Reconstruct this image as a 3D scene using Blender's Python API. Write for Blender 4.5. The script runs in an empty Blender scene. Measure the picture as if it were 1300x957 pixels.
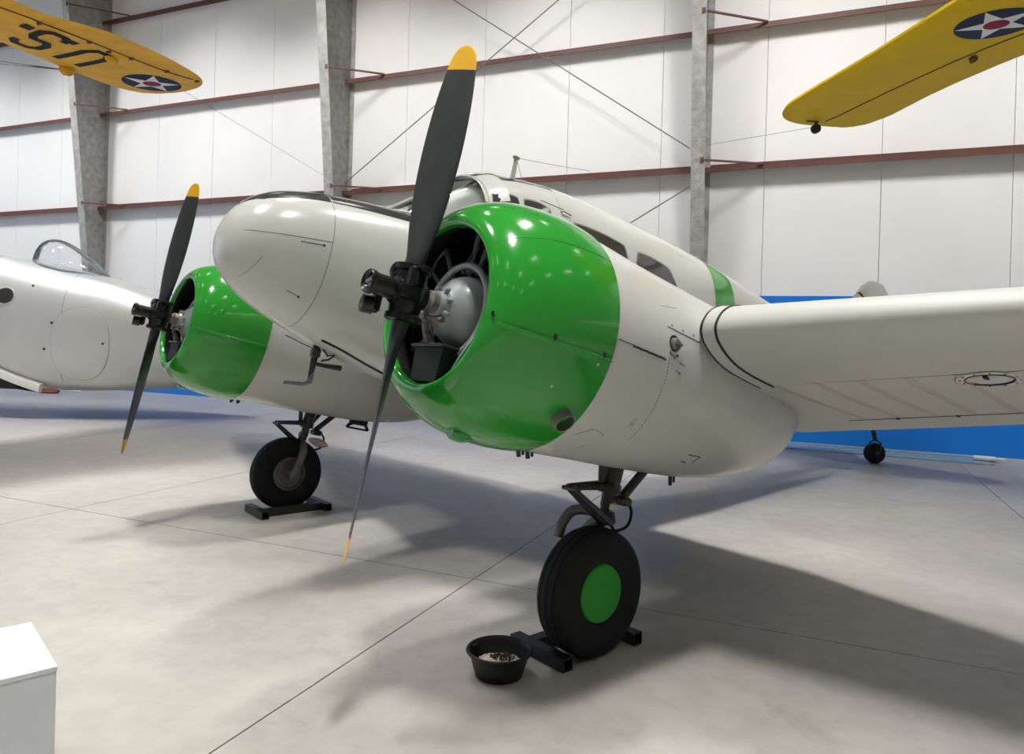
import bpy, bmesh, math, random
from mathutils import Vector, Matrix
random.seed(7)
scene = bpy.context.scene
COL = scene.collection
PI = math.pi
R = math.radians

# ------------------------------------------------------------------ camera
CX, CY, FPX, CAMH = 650.0, 433.5, 921.85, 1.63
def _calib():
    a = Vector((-1500-CX, 368.4-CY, FPX)).normalized()
    b = Vector((1045-CX, 442-CY, FPX)).normalized()
    X = -a; Y = (b-a*(a.dot(b))).normalized(); Z = X.cross(Y)
    return X, Y, Z                       # world axes in (right, down, forward) camera coordinates
WX, WY, WZ = _calib()
CAMPOS = Vector((0, 0, CAMH))
cr = Vector((WX[0], WY[0], WZ[0])); cd = Vector((WX[1], WY[1], WZ[1])); cf = Vector((WX[2], WY[2], WZ[2]))
cam_data = bpy.data.cameras.new('camera'); cam = bpy.data.objects.new('camera', cam_data); COL.objects.link(cam)
cam_data.sensor_fit = 'HORIZONTAL'; cam_data.sensor_width = 36.0
cam_data.lens = FPX/1300*36.0
cam_data.shift_y = -(478.5-CY)/1300
cam_data.clip_start = 0.05; cam_data.clip_end = 200
cam.matrix_world = Matrix(((cr[0], -cd[0], -cf[0], 0), (cr[1], -cd[1], -cf[1], 0), (cr[2], -cd[2], -cf[2], CAMH), (0, 0, 0, 1)))
scene.camera = cam
def ray(px, py):
    return cr*((px-CX)/FPX) + cd*((py-CY)/FPX) + cf
def ground(px, py, z=0.0):               # the point a pixel shows on the horizontal plane at height z
    d = ray(px, py); return CAMPOS + d*((z-CAMH)/d.z)
def on_plane(px, py, p0, n):
    d = ray(px, py); return CAMPOS + d*((Vector(p0)-CAMPOS).dot(n)/d.dot(n))

# ------------------------------------------------------------------ light and exposure
scene.view_settings.view_transform = 'Standard'; scene.view_settings.look = 'None'
scene.view_settings.gamma = 1.0; scene.view_settings.use_curve_mapping = False
scene.view_settings.exposure = 0.0
world = bpy.data.worlds.new('sky'); scene.world = world; world.use_nodes = True
wb = world.node_tree.nodes['Background']; wb.inputs[0].default_value = (0.62, 0.79, 1.0, 1); wb.inputs[1].default_value = 1.5
ROOM = (-27.0, 11.0, -11.0, 13.5, 11.2)       # x0, x1, y0, y1, height
LAMP_STRENGTH = 5.0          # radiance of the lamp diffusers
LAMP_POWER = 124.0            # watts of each high-bay lamp, thrown downwards by its reflector
LAMP_SPREAD = 62.0
WASH_POWER, WASH_SPREAD, WASH_TILT = 118.0, 105.0, 27.0   # the row beside the wall is tilted to wash it
def portal(name, loc, rot, sx, sy):
    d = bpy.data.lights.new(name, 'AREA'); d.shape = 'RECTANGLE'; d.size = sx; d.size_y = sy; d.cycles.is_portal = True
    o = bpy.data.objects.new(name, d); COL.objects.link(o); o.location = loc; o.rotation_euler = rot
    return o
portal('daylight_left', (ROOM[0]-0.05, 2.0, 4.25), (0, -PI/2, 0), 8.5, 14.0)

# ------------------------------------------------------------------ materials
def mat(name, col, rough=0.5, metal=0.0, coat=0.0, noise=0.0, nscale=4.0, bump=0.0, bscale=60.0, spec=0.5, trans=0.0, emit=None, estr=0.0, col2=None, alpha=1.0, rvar=0.0):
    m = bpy.data.materials.new(name); m.use_nodes = True
    nt = m.node_tree; b = nt.nodes['Principled BSDF']
    b.inputs['Base Color'].default_value = (*col, 1); b.inputs['Roughness'].default_value = rough
    b.inputs['Metallic'].default_value = metal; b.inputs['Coat Weight'].default_value = coat
    b.inputs['Coat Roughness'].default_value = 0.04
    b.inputs['Specular IOR Level'].default_value = spec
    b.inputs['Transmission Weight'].default_value = trans
    b.inputs['Alpha'].default_value = alpha
    if emit: b.inputs['Emission Color'].default_value = (*emit, 1); b.inputs['Emission Strength'].default_value = estr
    if noise or bump or rvar:
        tc = nt.nodes.new('ShaderNodeTexCoord')
    if noise:
        n = nt.nodes.new('ShaderNodeTexNoise'); n.inputs['Scale'].default_value = nscale; n.inputs['Detail'].default_value = 6
        nt.links.new(tc.outputs['Object'], n.inputs['Vector'])
        r = nt.nodes.new('ShaderNodeValToRGB'); r.color_ramp.elements[0].position = 0.3; r.color_ramp.elements[1].position = 0.7
        c2 = col2 or tuple(c*(1-noise) for c in col)
        r.color_ramp.elements[0].color = (*c2, 1); r.color_ramp.elements[1].color = (*col, 1)
        nt.links.new(n.outputs['Fac'], r.inputs['Fac']); nt.links.new(r.outputs['Color'], b.inputs['Base Color'])
    if rvar:
        n3 = nt.nodes.new('ShaderNodeTexNoise'); n3.inputs['Scale'].default_value = nscale*0.7; n3.inputs['Detail'].default_value = 4
        nt.links.new(tc.outputs['Object'], n3.inputs['Vector'])
        mr = nt.nodes.new('ShaderNodeMapRange'); mr.inputs['To Min'].default_value = rough-rvar; mr.inputs['To Max'].default_value = rough+rvar
        nt.links.new(n3.outputs['Fac'], mr.inputs['Value']); nt.links.new(mr.outputs['Result'], b.inputs['Roughness'])
    if bump:
        n2 = nt.nodes.new('ShaderNodeTexNoise'); n2.inputs['Scale'].default_value = bscale; n2.inputs['Detail'].default_value = 5
        nt.links.new(tc.outputs['Object'], n2.inputs['Vector'])
        bp = nt.nodes.new('ShaderNodeBump'); bp.inputs['Strength'].default_value = bump; bp.inputs['Distance'].default_value = 0.02
        nt.links.new(n2.outputs['Fac'], bp.inputs['Height']); nt.links.new(bp.outputs['Normal'], b.inputs['Normal'])
    return m
def glass(name, tint, alpha, rough=0.03, ior=1.33):    # thin clear sheet: part see-through, part glossy
    m = bpy.data.materials.new(name); m.use_nodes = True; nt = m.node_tree; nt.nodes.clear()
    o = nt.nodes.new('ShaderNodeOutputMaterial'); mx = nt.nodes.new('ShaderNodeMixShader'); fr = nt.nodes.new('ShaderNodeFresnel'); fr.inputs[0].default_value = ior
    ad = nt.nodes.new('ShaderNodeMath'); ad.operation = 'ADD'; ad.use_clamp = True; ad.inputs[1].default_value = alpha
    t = nt.nodes.new('ShaderNodeBsdfTransparent'); t.inputs[0].default_value = (*tint, 1)
    g = nt.nodes.new('ShaderNodeBsdfGlossy'); g.inputs[0].default_value = (0.9, 0.92, 0.92, 1); g.inputs[1].default_value = rough
    nt.links.new(fr.outputs[0], ad.inputs[0]); nt.links.new(ad.outputs[0], mx.inputs[0]); nt.links.new(t.outputs[0], mx.inputs[1]); nt.links.new(g.outputs[0], mx.inputs[2]); nt.links.new(mx.outputs[0], o.inputs[0])
    return m
M = {}
M['cream'] = mat('cream_paint', (0.505, 0.512, 0.478), 0.22, coat=0.12, spec=0.35, noise=0.05, nscale=2.5, rvar=0.05)
M['wingpaint'] = mat('cream_wing_dope', (0.48, 0.485, 0.448), 0.42, spec=0.22, noise=0.06, nscale=2.5)
M['fabric'] = mat('doped_fabric', (0.46, 0.455, 0.415), 0.55, spec=0.2, noise=0.08, nscale=3, bump=0.03, bscale=30)
M['green'] = mat('green_paint', (0.020, 0.265, 0.024), 0.14, coat=0.3, spec=0.4, noise=0.10, nscale=3, rvar=0.03)
M['greenflat'] = mat('green_wheel_paint', (0.022, 0.26, 0.026), 0.5, spec=0.3, noise=0.08, nscale=12)
M['inside'] = mat('cowl_inside_primer', (0.012, 0.014, 0.012), 0.7, noise=0.4, nscale=8)
M['blade'] = mat('blade_grey_paint', (0.030, 0.036, 0.038), 0.42, noise=0.25, nscale=10, rvar=0.08)
M['tipyellow'] = mat('tip_yellow_paint', (0.80, 0.44, 0.01), 0.45, noise=0.06, nscale=15)
M['hub'] = mat('hub_black_enamel', (0.006, 0.006, 0.007), 0.3, spec=0.35, coat=0.1, noise=0.3, nscale=20)
M['steelworn'] = mat('worn_steel', (0.30, 0.29, 0.27), 0.4, metal=0.7, noise=0.5, nscale=14)
M['engine'] = mat('engine_grey_paint', (0.29, 0.325, 0.33), 0.33, coat=0.2, noise=0.12, nscale=9)
M['rusty'] = mat('rusty_collar', (0.26, 0.25, 0.23), 0.6, noise=0.7, nscale=22, col2=(0.07, 0.035, 0.028))
M['fins'] = mat('cylinder_black', (0.02, 0.02, 0.02), 0.55, noise=0.3, nscale=20)
M['gear'] = mat('gear_dark_metal', (0.055, 0.052, 0.048), 0.42, metal=0.5, noise=0.4, nscale=14)
M['rubber'] = mat('tyre_rubber', (0.009, 0.009, 0.010), 0.62, spec=0.2, noise=0.3, nscale=8, bump=0.05, bscale=120)
M['rim'] = mat('wheel_rim_grey', (0.17, 0.165, 0.155), 0.45, metal=0.6, noise=0.4, nscale=15)
M['glare'] = mat('antiglare_black', (0.030, 0.034, 0.036), 0.16, coat=0.5, noise=0.2, nscale=5)
M['seam'] = mat('dark_seam', (0.012, 0.012, 0.012), 0.7, noise=0.2, nscale=30)
M['softseam'] = mat('grey_panel_line', (0.20, 0.20, 0.18), 0.6, noise=0.2, nscale=30)
M['hazeseam'] = mat('faint_panel_edge', (0.42, 0.43, 0.44), 0.6, noise=0.1, nscale=20)
M['greenseam'] = mat('green_panel_line', (0.012, 0.13, 0.018), 0.5, noise=0.2, nscale=30)
M['stud'] = mat('pale_fastener', (0.55, 0.54, 0.48), 0.4, metal=0.4, noise=0.2, nscale=40)
M['cabinglass'] = mat('smoked_cabin_window', (0.045, 0.042, 0.042), 0.08, coat=0.4, noise=0.2, nscale=3)
M['clear'] = glass('clear_windscreen', (0.93, 0.95, 0.94), 0.07)
M['dome'] = glass('clear_dome', (0.97, 0.98, 0.99), 0.03, 0.03, 1.18)
M['lens'] = mat('reflector_chrome', (0.50, 0.51, 0.50), 0.18, metal=0.9, noise=0.5, nscale=10)
M['dark'] = mat('dark_interior', (0.02, 0.02, 0.02), 0.8, noise=0.2, nscale=6)
M['cloth'] = mat('pale_rag', (0.62, 0.45, 0.36), 0.85, noise=0.3, nscale=16)
M['silver'] = mat('aluminium_paint', (0.64, 0.66, 0.67), 0.36, metal=0.35, noise=0.06, nscale=1.5, rvar=0.05)
M['silver_white'] = mat('white_chine_strip', (0.75, 0.75, 0.74), 0.45, noise=0.06, nscale=6)
M['hull'] = mat('dark_hull', (0.06, 0.062, 0.066), 0.55, noise=0.3, nscale=5)
M['yellow'] = mat('chrome_yellow_dope', (0.70, 0.46, 0.004), 0.55, spec=0.10, noise=0.10, nscale=2.5)
M['amber'] = mat('amber_yellow_dope', (0.78, 0.45, 0.03), 0.5, spec=0.15, noise=0.16, nscale=3, col2=(0.62, 0.32, 0.03))
M['navy'] = mat('insignia_blue', (0.010, 0.020, 0.060), 0.55, spec=0.12, noise=0.15, nscale=8)
M['white'] = mat('insignia_white', (0.72, 0.72, 0.66), 0.45, noise=0.05, nscale=8)
M['maroon'] = mat('insignia_red', (0.26, 0.014, 0.045), 0.55, spec=0.12, noise=0.1, nscale=8)
M['black'] = mat('black_lettering', (0.012, 0.016, 0.022), 0.6, spec=0.12, noise=0.2, nscale=9)
M['wall'] = mat('white_wall_panel', (0.80, 0.80, 0.81), 0.55, noise=0.05, nscale=0.7, bump=0.01, bscale=200)
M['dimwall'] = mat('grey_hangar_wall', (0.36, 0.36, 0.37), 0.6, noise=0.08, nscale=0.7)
M['joint'] = mat('wall_joint_grey', (0.60, 0.60, 0.61), 0.8, noise=0.1, nscale=4)  # light grey backing that shows between the wall panels
M['blue'] = mat('blue_wainscot_paint', (0.0, 0.19, 0.72), 0.5, noise=0.08, nscale=1.0)
M['girt'] = mat('red_oxide_primer', (0.135, 0.050, 0.038), 0.55, noise=0.25, nscale=3)
M['column'] = mat('sprayed_grey_column', (0.42, 0.42, 0.41), 0.75, noise=0.35, nscale=7, bump=0.6, bscale=26)
M['rod'] = mat('bracing_rod_steel', (0.22, 0.21, 0.20), 0.5, metal=0.5, noise=0.2, nscale=9)
M['plinth'] = mat('white_laminate', (0.62, 0.655, 0.67), 0.4, noise=0.03, nscale=4)
M['chock'] = mat('black_painted_tube', (0.012, 0.014, 0.014), 0.4, noise=0.4, nscale=18)
M['chockred'] = mat('faded_red_block', (0.45, 0.16, 0.12), 0.7, noise=0.3, nscale=10)
M['bowl'] = mat('black_rubber_pan', (0.014, 0.016, 0.016), 0.5, spec=0.35, noise=0.4, nscale=12, bump=0.08, bscale=40)
M['grit'] = mat('absorbent_grit', (0.62, 0.52, 0.44), 0.9, noise=0.3, nscale=60)
M['oil'] = mat('oil_soaked_grit', (0.03, 0.018, 0.014), 0.6, noise=0.5, nscale=40)
M['lamp'] = mat('lamp_diffuser', (0.9, 0.9, 0.9), 0.5, emit=(1.0, 0.978, 0.945), estr=LAMP_STRENGTH, noise=0.02)
M['housing'] = mat('lamp_housing', (0.6, 0.6, 0.6), 0.5, noise=0.1, nscale=5)
M['ceil'] = mat('dark_ceiling_liner', (0.22, 0.22, 0.22), 0.7, noise=0.06, nscale=0.8)  # unseen ceiling, its grey kept dark to cut bounced light
M['track'] = mat('pale_metal_track', (0.30, 0.42, 0.52), 0.3, metal=0.3, noise=0.1, nscale=6)
M['stencil'] = mat('grey_stencil', (0.25, 0.25, 0.24), 0.6, noise=0.2, nscale=30)

def floor_material():
    m = bpy.data.materials.new('sealed_concrete'); m.use_nodes = True; nt = m.node_tree; b = nt.nodes['Principled BSDF']
    geo = nt.nodes.new('ShaderNodeNewGeometry')
    def noise(scale, detail, rough=0.5, dist=0.0):
        n = nt.nodes.new('ShaderNodeTexNoise'); n.inputs['Scale'].default_value = scale; n.inputs['Detail'].default_value = detail
        n.inputs['Roughness'].default_value = rough; n.inputs['Distortion'].default_value = dist
        nt.links.new(geo.outputs['Position'], n.inputs['Vector']); return n
    a = noise(0.6, 6, 0.6); c = noise(7, 5, 0.6); s = noise(1.7, 8, 0.7, 0.8)
    r = nt.nodes.new('ShaderNodeValToRGB'); e = r.color_ramp.elements
    e[0].position = 0.32; e[0].color = (0.335, 0.318, 0.292, 1); e[1].position = 0.68; e[1].color = (0.425, 0.408, 0.378, 1)
    nt.links.new(a.outputs['Fac'], r.inputs['Fac'])
    mx = nt.nodes.new('ShaderNodeMixRGB'); mx.blend_type = 'MULTIPLY'; mx.inputs['Fac'].default_value = 0.28
    r2 = nt.nodes.new('ShaderNodeValToRGB'); r2.color_ramp.elements[0].position = 0.35; r2.color_ramp.elements[0].color = (0.62, 0.6, 0.58, 1); r2.color_ramp.elements[1].position = 0.6; r2.color_ramp.elements[1].color = (1, 1, 1, 1)
    nt.links.new(c.outputs['Fac'], r2.inputs['Fac']); nt.links.new(r.outputs['Color'], mx.inputs['Color1']); nt.links.new(r2.outputs['Color'], mx.inputs['Color2'])
    mx2 = nt.nodes.new('ShaderNodeMixRGB'); mx2.blend_type = 'MULTIPLY'; mx2.inputs['Fac'].default_value = 0.35
    r3 = nt.nodes.new('ShaderNodeValToRGB'); r3.color_ramp.elements[0].position = 0.30; r3.color_ramp.elements[0].color = (0.55, 0.53, 0.5, 1); r3.color_ramp.elements[1].position = 0.42; r3.color_ramp.elements[1].color = (1, 1, 1, 1)
    nt.links.new(s.outputs['Fac'], r3.inputs['Fac']); nt.links.new(mx.outputs['Color'], mx2.inputs['Color1']); nt.links.new(r3.outputs['Color'], mx2.inputs['Color2'])
    nt.links.new(mx2.outputs['Color'], b.inputs['Base Color'])
    mr = nt.nodes.new('ShaderNodeMapRange'); mr.inputs['To Min'].default_value = 0.30; mr.inputs['To Max'].default_value = 0.48
    nt.links.new(a.outputs['Fac'], mr.inputs['Value']); nt.links.new(mr.outputs['Result'], b.inputs['Roughness'])
    b.inputs['Specular IOR Level'].default_value = 0.35
    bp = nt.nodes.new('ShaderNodeBump'); bp.inputs['Strength'].default_value = 0.05; bp.inputs['Distance'].default_value = 0.01
    nt.links.new(c.outputs['Fac'], bp.inputs['Height']); nt.links.new(bp.outputs['Normal'], b.inputs['Normal'])
    return m
M['floor'] = floor_material()

# ------------------------------------------------------------------ mesh helpers
class MB:
    def __init__(s): s.v = []; s.f = []; s.m = []
    def add(s, vs, fs, mi=0):
        o = len(s.v); s.v += [tuple(v) for v in vs]
        for f in fs: s.f.append(tuple(o+i for i in f)); s.m.append(mi)
        return s
    def rings(s, rings, closed=True, cap0=True, cap1=True, mi=0):
        n = len(rings[0]); o = len(s.v)
        for r in rings: s.v += [tuple(p) for p in r]
        for i in range(len(rings)-1):
            for k in range(n if closed else n-1):
                a, b = o+i*n+k, o+i*n+(k+1) % n
                s.f.append((a, b, b+n, a+n)); s.m.append(mi)
        if cap0: s.f.append(tuple(o+k for k in reversed(range(n)))); s.m.append(mi)
        if cap1: s.f.append(tuple(o+(len(rings)-1)*n+k for k in range(n))); s.m.append(mi)
        return s
    def tube(s, path, rad, n=10, mi=0, caps=True):
        path = [Vector(p) for p in path]
        rads = rad if isinstance(rad, (list, tuple)) else [rad]*len(path)
        t0 = (path[1]-path[0]).normalized()
        u = t0.orthogonal().normalized(); rings = []
        for i, p in enumerate(path):
            t = (path[min(i+1, len(path)-1)]-path[max(i-1, 0)]).normalized()
            u = (u-t*u.dot(t)).normalized(); w = t.cross(u)
            rings.append([p+(u*math.cos(2*PI*k/n)+w*math.sin(2*PI*k/n))*rads[i] for k in range(n)])
        return s.rings(rings, True, caps, caps, mi)
    def revolve(s, prof, origin, axis, n=48, mi=0, cap0=False, cap1=False, ref=None):
        origin = Vector(origin); axis = Vector(axis).normalized()
        u = Vector(ref) if ref else axis.orthogonal(); u = (u-axis*u.dot(axis)).normalized(); w = axis.cross(u)
        rings = [[origin+axis*a+(u*math.cos(2*PI*k/n)+w*math.sin(2*PI*k/n))*r for k in range(n)] for a, r in prof]
        return s.rings(rings, True, cap0, cap1, mi)
    def box(s, c, size, ax=None, mi=0, bev=0.0):
        c = Vector(c); X, Y, Z = ax if ax else (Vector((1, 0, 0)), Vector((0, 1, 0)), Vector((0, 0, 1)))
        X, Y, Z = Vector(X), Vector(Y), Vector(Z)
        hx, hy, hz = [q/2 for q in size]
        if bev <= 0:
            v = [c+X*hx*i+Y*hy*j+Z*hz*k for i in (-1, 1) for j in (-1, 1) for k in (-1, 1)]
            return s.add(v, [(0, 1, 3, 2), (4, 6, 7, 5), (0, 4, 5, 1), (2, 3, 7, 6), (0, 2, 6, 4), (1, 5, 7, 3)], mi)
        b = bev                              # bevelled prism along Z with chamfered top and bottom
        def ring(z, e):
            x, y = hx-e, hy-e
            return [c+X*p+Y*q+Z*z for p, q in ((-x+b, -y), (x-b, -y), (x, -y+b), (x, y-b), (x-b, y), (-x+b, y), (-x, y-b), (-x, -y+b))]
        return s.rings([ring(-hz, b), ring(-hz+b, 0), ring(hz-b, 0), ring(hz, b)], True, True, True, mi)
    def prism(s, poly, d, mi=0):             # polygon of 3-D points pushed along d
        d = Vector(d); a = [Vector(p) for p in poly]; b = [p+d for p in a]
        return s.rings([a, b], True, True, True, mi)
def obj(name, mb, mats, parent=None, loc=(0, 0, 0), sharp=38, label=None):
    me = bpy.data.meshes.new(name); me.from_pydata([tuple(v) for v in mb.v], [], mb.f)
    mats = mats if isinstance(mats, (list, tuple)) else [mats]
    for m in mats: me.materials.append(M[m])
    for p, mi in zip(me.polygons, mb.m): p.material_index = mi
    bm = bmesh.new(); bm.from_mesh(me); bmesh.ops.recalc_face_normals(bm, faces=bm.faces); bm.to_mesh(me); bm.free()
    me.shade_smooth(); me.set_sharp_from_angle(angle=R(sharp)); me.update()
    o = bpy.data.objects.new(name, me); COL.objects.link(o)
    if parent: o.parent = parent
    o.location = loc
    if label: o['label'] = label
    return o
def tag(o, label, cat, group=None):
    o['label'] = label; o['category'] = cat
    if group: o['group'] = group
    return o
def empty(name, loc=(0, 0, 0)):
    o = bpy.data.objects.new(name, None); COL.objects.link(o); o.location = loc; o.empty_display_size = 0.3
    return o
def struct(name, mb, mats, parent=None, sharp=30):
    o = obj(name, mb, mats, parent, sharp=sharp)
    if not parent: o['kind'] = 'structure'
    return o
def share(src, name, parent, loc=None):      # another piece with the same mesh
    o = bpy.data.objects.new(name, src.data); COL.objects.link(o); o.parent = parent
    if loc is not None: o.location = loc
    return o
def lerp(a, b, t): return a+(b-a)*t
def curve(pts, n=6):                         # smooth path through points
    P_ = [Vector(p) for p in pts]; out = []
    for i in range(len(P_)-1):
        p0, p1, p2, p3 = P_[max(i-1, 0)], P_[i], P_[i+1], P_[min(i+2, len(P_)-1)]
        for k in range(n):
            t = k/n; out.append(.5*((2*p1)+(p2-p0)*t+(2*p0-5*p1+4*p2-p3)*t*t+(3*p1-p0-3*p2+p3)*t**3))
    return out+[P_[-1]]
def interp(xs, ys, x):
    if x <= xs[0]: return ys[0]
    for i in range(len(xs)-1):
        if x <= xs[i+1]: return lerp(ys[i], ys[i+1], (x-xs[i])/(xs[i+1]-xs[i]))
    return ys[-1]
def smooth_interp(xs, ys, x):                # Catmull-Rom through the stations
    n = len(xs)
    if x <= xs[0]: return ys[0]
    if x >= xs[-1]: return ys[-1]
    i = max(k for k in range(n-1) if xs[k] <= x)
    h = xs[i+1]-xs[i]; t = (x-xs[i])/h
    def slope(k):
        if k == 0: return (ys[1]-ys[0])/(xs[1]-xs[0])
        if k == n-1: return (ys[-1]-ys[-2])/(xs[-1]-xs[-2])
        return (ys[k+1]-ys[k-1])/(xs[k+1]-xs[k-1])
    m0, m1 = slope(i)*h, slope(i+1)*h
    return (2*t**3-3*t**2+1)*ys[i]+(t**3-2*t**2+t)*m0+(-2*t**3+3*t**2)*ys[i+1]+(t**3-t**2)*m1

# ------------------------------------------------------------------ the hangar
x0, x1, y0, y1, HH = ROOM
b = MB(); b.box(((x0+x1)/2, (y0+y1)/2, -0.12), (x1-x0, y1-y0, 0.2)); floor = struct('floor', b, 'dark')
JX = [-2.13+4*k for k in range(-6, 4)]; JY = [-4.55, 4.43]
xs = [x0]+[j for j in JX if x0 < j < x1]+[x1]; ys = [y0]+JY+[y1]
for i in range(len(xs)-1):
    for j in range(len(ys)-1):
        b = MB(); g = 0.004
        b.box(((xs[i]+xs[i+1])/2, (ys[j]+ys[j+1])/2, -0.01), (xs[i+1]-xs[i]-2*g, ys[j+1]-ys[j]-2*g, 0.02))
        obj('slab', b, 'floor', floor)
def wall_open(name, x, ya, yb, oy0, oy1, oz, th):   # end wall with a wide hangar-door opening
    b = MB(); cx = x
    b.box((cx, (ya+oy0)/2, HH/2), (th, oy0-ya, HH)); b.box((cx, (oy1+yb)/2, HH/2), (th, yb-oy1, HH))
    b.box((cx, (oy0+oy1)/2, (HH+oz)/2), (th, oy1-oy0, HH-oz)); return struct(name, b, 'dimwall')
wall_open('wall_left', x0-0.05, y0, y1, -5.0, 9.0, 8.5, 0.1)
b = MB(); b.box((x1+0.05, (y0+y1)/2, HH/2), (0.1, y1-y0, HH)); struct('wall_right', b, 'dimwall')
b = MB(); b.box(((x0+x1)/2, y0-0.05, HH/2), (x1-x0, 0.1, HH)); struct('wall_front', b, 'dimwall')
b = MB(); b.box(((x0+x1)/2, (y0+y1)/2, HH+0.05), (x1-x0, y1-y0, 0.1)); struct('ceiling', b, 'ceil')
b = MB(); b.box(((x0+x1)/2, y1+0.11, HH/2), (x1-x0, 0.1, HH)); wall_back = struct('wall_back', b, 'joint')
seams = [x0]+[0.81+1.845*k for k in range(-15, 6) if x0+0.2 < 0.81+1.845*k < x1-0.2]+[x1]
for i in range(len(seams)-1):
    b = MB(); b.box(((seams[i]+seams[i+1])/2, y1+0.03, (HH+2.4)/2), (seams[i+1]-seams[i]-0.008, 0.06, HH-2.4))
    obj('wall_panel', b, 'wall', wall_back)
b = MB(); b.box(((x0+x1)/2, y1+0.015, 1.26), (x1-x0, 0.09, 2.52)); obj('wainscot', b, 'blue', wall_back, label='flat bright blue painted band along the foot of the wall')
GZ = [4.80, 7.27, 9.70]
for z in GZ:
    b = MB(); L = x1-x0; xc = (x0+x1)/2
    b.box((xc, y1-0.10, z), (L, 0.20, 0.012)); b.box((xc, y1-0.197, z-0.04), (L, 0.006, 0.085)); b.box((xc, y1-0.005, z+0.045), (L, 0.01, 0.09))
    obj('wall_girt', b, 'girt', wall_back, label='red-brown horizontal steel girt')
def col_depth(z): return 0.13+0.112*z
COLX = [-17.75, -9.92, -2.09]
COLLAB = ['deep tapered grey steel column behind the hanging lettered yellow wing', 'tapered grey steel column rising behind the nose of the green-and-cream airplane', 'narrow rough grey steel column rising behind the cabin roof of the twin-engined airplane']
for X, lab in zip(COLX, COLLAB):
    root = empty('steel_column', (X, y1, 0)); tag(root, lab, 'column', 'wall columns')
    hw = 0.12; b = MB()
    def prof(z): return [(-hw, -col_depth(z)), (hw, -col_depth(z))]
    rings = []
    for k in range(0, 23):
        z = HH*k/22; d = col_depth(z); rings.append([(-hw, -d, z), (hw, -d, z), (hw, -d+0.03, z), (-hw, -d+0.03, z)])
    b.rings(rings); obj('inner_flange', b, 'column', root)
    b = MB(); rings = []
    for k in range(0, 23):
        z = HH*k/22; d = col_depth(z)-0.03; rings.append([(-0.015, -d, z), (0.015, -d, z), (0.015, -0.02, z), (-0.015, -0.02, z)])
    b.rings(rings); obj('web', b, 'column', root)
    b = MB(); b.box((0, -0.013, HH/2), (2*hw, 0.022, HH)); obj('outer_flange', b, 'column', root)
    for z in GZ[:]:
        d = col_depth(z)
        b = MB(); a = Vector((hw*0.6, -d-0.01, z+0.03)); e = Vector((1.05, -0.205, z+0.005))
        b.tube([a, e], 0.022, 4); obj('flange_brace', b, 'girt', root, label='thin red-brown diagonal brace')
        b = MB(); b.box((hw*0.6, -d-0.006, z+0.03), (0.06, 0.012, 0.09)); obj('brace_plate', b, 'girt', root)
# crossed bracing rods between the two right-hand columns
def rod(a, e, r=0.011):
    b = MB(); b.tube([a, e], r, 6); obj('bracing_rod', b, 'rod', wall_back)
ya = y1-0.32
rod((-9.75, ya, 4.95), (-2.3, ya-0.1, 9.85)); rod((-9.75, ya-0.06, 10.36), (-2.28, ya-0.06, 5.12))
rod((-9.75, ya, 0.15), (-2.26, ya-0.1, 4.43)); rod((-9.75, ya-0.06, 4.4), (-2.26, ya-0.06, 0.15))

# ceiling lamps
LX = [-23, -18.5, -14, -9.5, -5, -0.5, 4, 8.5]; LY = [-8.5, -3.5, 1.5, 6.0, 9.6]
k = 0; lamp0 = None
for X in LX:
    for Y in LY:
        if X == 4 and 5 < Y < 7: continue       # an airplane hangs there
        r_ = empty('high_bay_lamp', (X, Y, HH-1.3)); tag(r_, 'white rectangular high-bay lamp hanging from the hangar ceiling', 'lamp', 'high-bay ceiling lamps')
        if lamp0 is None:
            b = MB(); b.box((0, 0, 0.06), (0.62, 1.32, 0.10), bev=0.02); h = obj('housing', b, 'housing', r_)
            b = MB(); b.box((0, 0, 0.0), (0.56, 1.24, 0.02)); g = obj('diffuser', b, 'lamp', r_)
            b = MB(); b.tube([(0, 0, 0.1), (0, 0, 1.3)], 0.01, 6); s_ = obj('hanger', b, 'rod', r_)
            ld = bpy.data.lights.new('lamp_tube', 'AREA'); ld.shape = 'RECTANGLE'; ld.size = 0.54; ld.size_y = 1.22; ld.energy = LAMP_POWER; ld.color = (1.0, 0.978, 0.945); ld.spread = R(LAMP_SPREAD)
            ld2 = ld.copy(); ld2.spread = R(WASH_SPREAD); ld2.energy = WASH_POWER
            lamp0 = (h, g, s_)
        else:
            share(lamp0[0], 'housing', r_); share(lamp0[1], 'diffuser', r_); share(lamp0[2], 'hanger', r_)
        lo = bpy.data.objects.new('lamp_tube', ld2 if Y > 9 else ld); COL.objects.link(lo); lo.parent = r_; lo.location = (0, 0, -0.02)
        if Y > 9: r_.rotation_euler = (R(WASH_TILT), 0, 0)

# ------------------------------------------------------------------ the green and cream twin-engined airplane
AO = Vector((-3.340, 3.523, 1.778))
psi, pit, bank = -2.034, 0.222, 0.018
AF = Vector((math.cos(psi)*math.cos(pit), math.sin(psi)*math.cos(pit), math.sin(pit)))
AL0 = Vector((-math.sin(psi), math.cos(psi), 0)); AU0 = AF.cross(AL0)
AL = AL0*math.cos(bank)+AU0*math.sin(bank); AU = AF.cross(AL)
BASE = Vector((-1.45, 0, -1.50))             # the root sits on the floor between the main wheels
AR = Matrix((AF, AL, AU)).transposed()
plane = empty('twin_engine_airplane'); plane.empty_display_size = 1
plane.matrix_world = Matrix.Translation(AO+AR @ BASE) @ AR.to_4x4()
tag(plane, 'cream twin-engined airplane with bright green engine cowlings and black propellers', 'airplane')
def to_world(p): return AO+AR @ Vector(p)
def to_local(p): return AR.transposed() @ (Vector(p)-AO)
def part(name, mb, mats, sharp=38, label=None): return obj(name, mb, mats, plane, tuple(-BASE), sharp, label)
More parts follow.
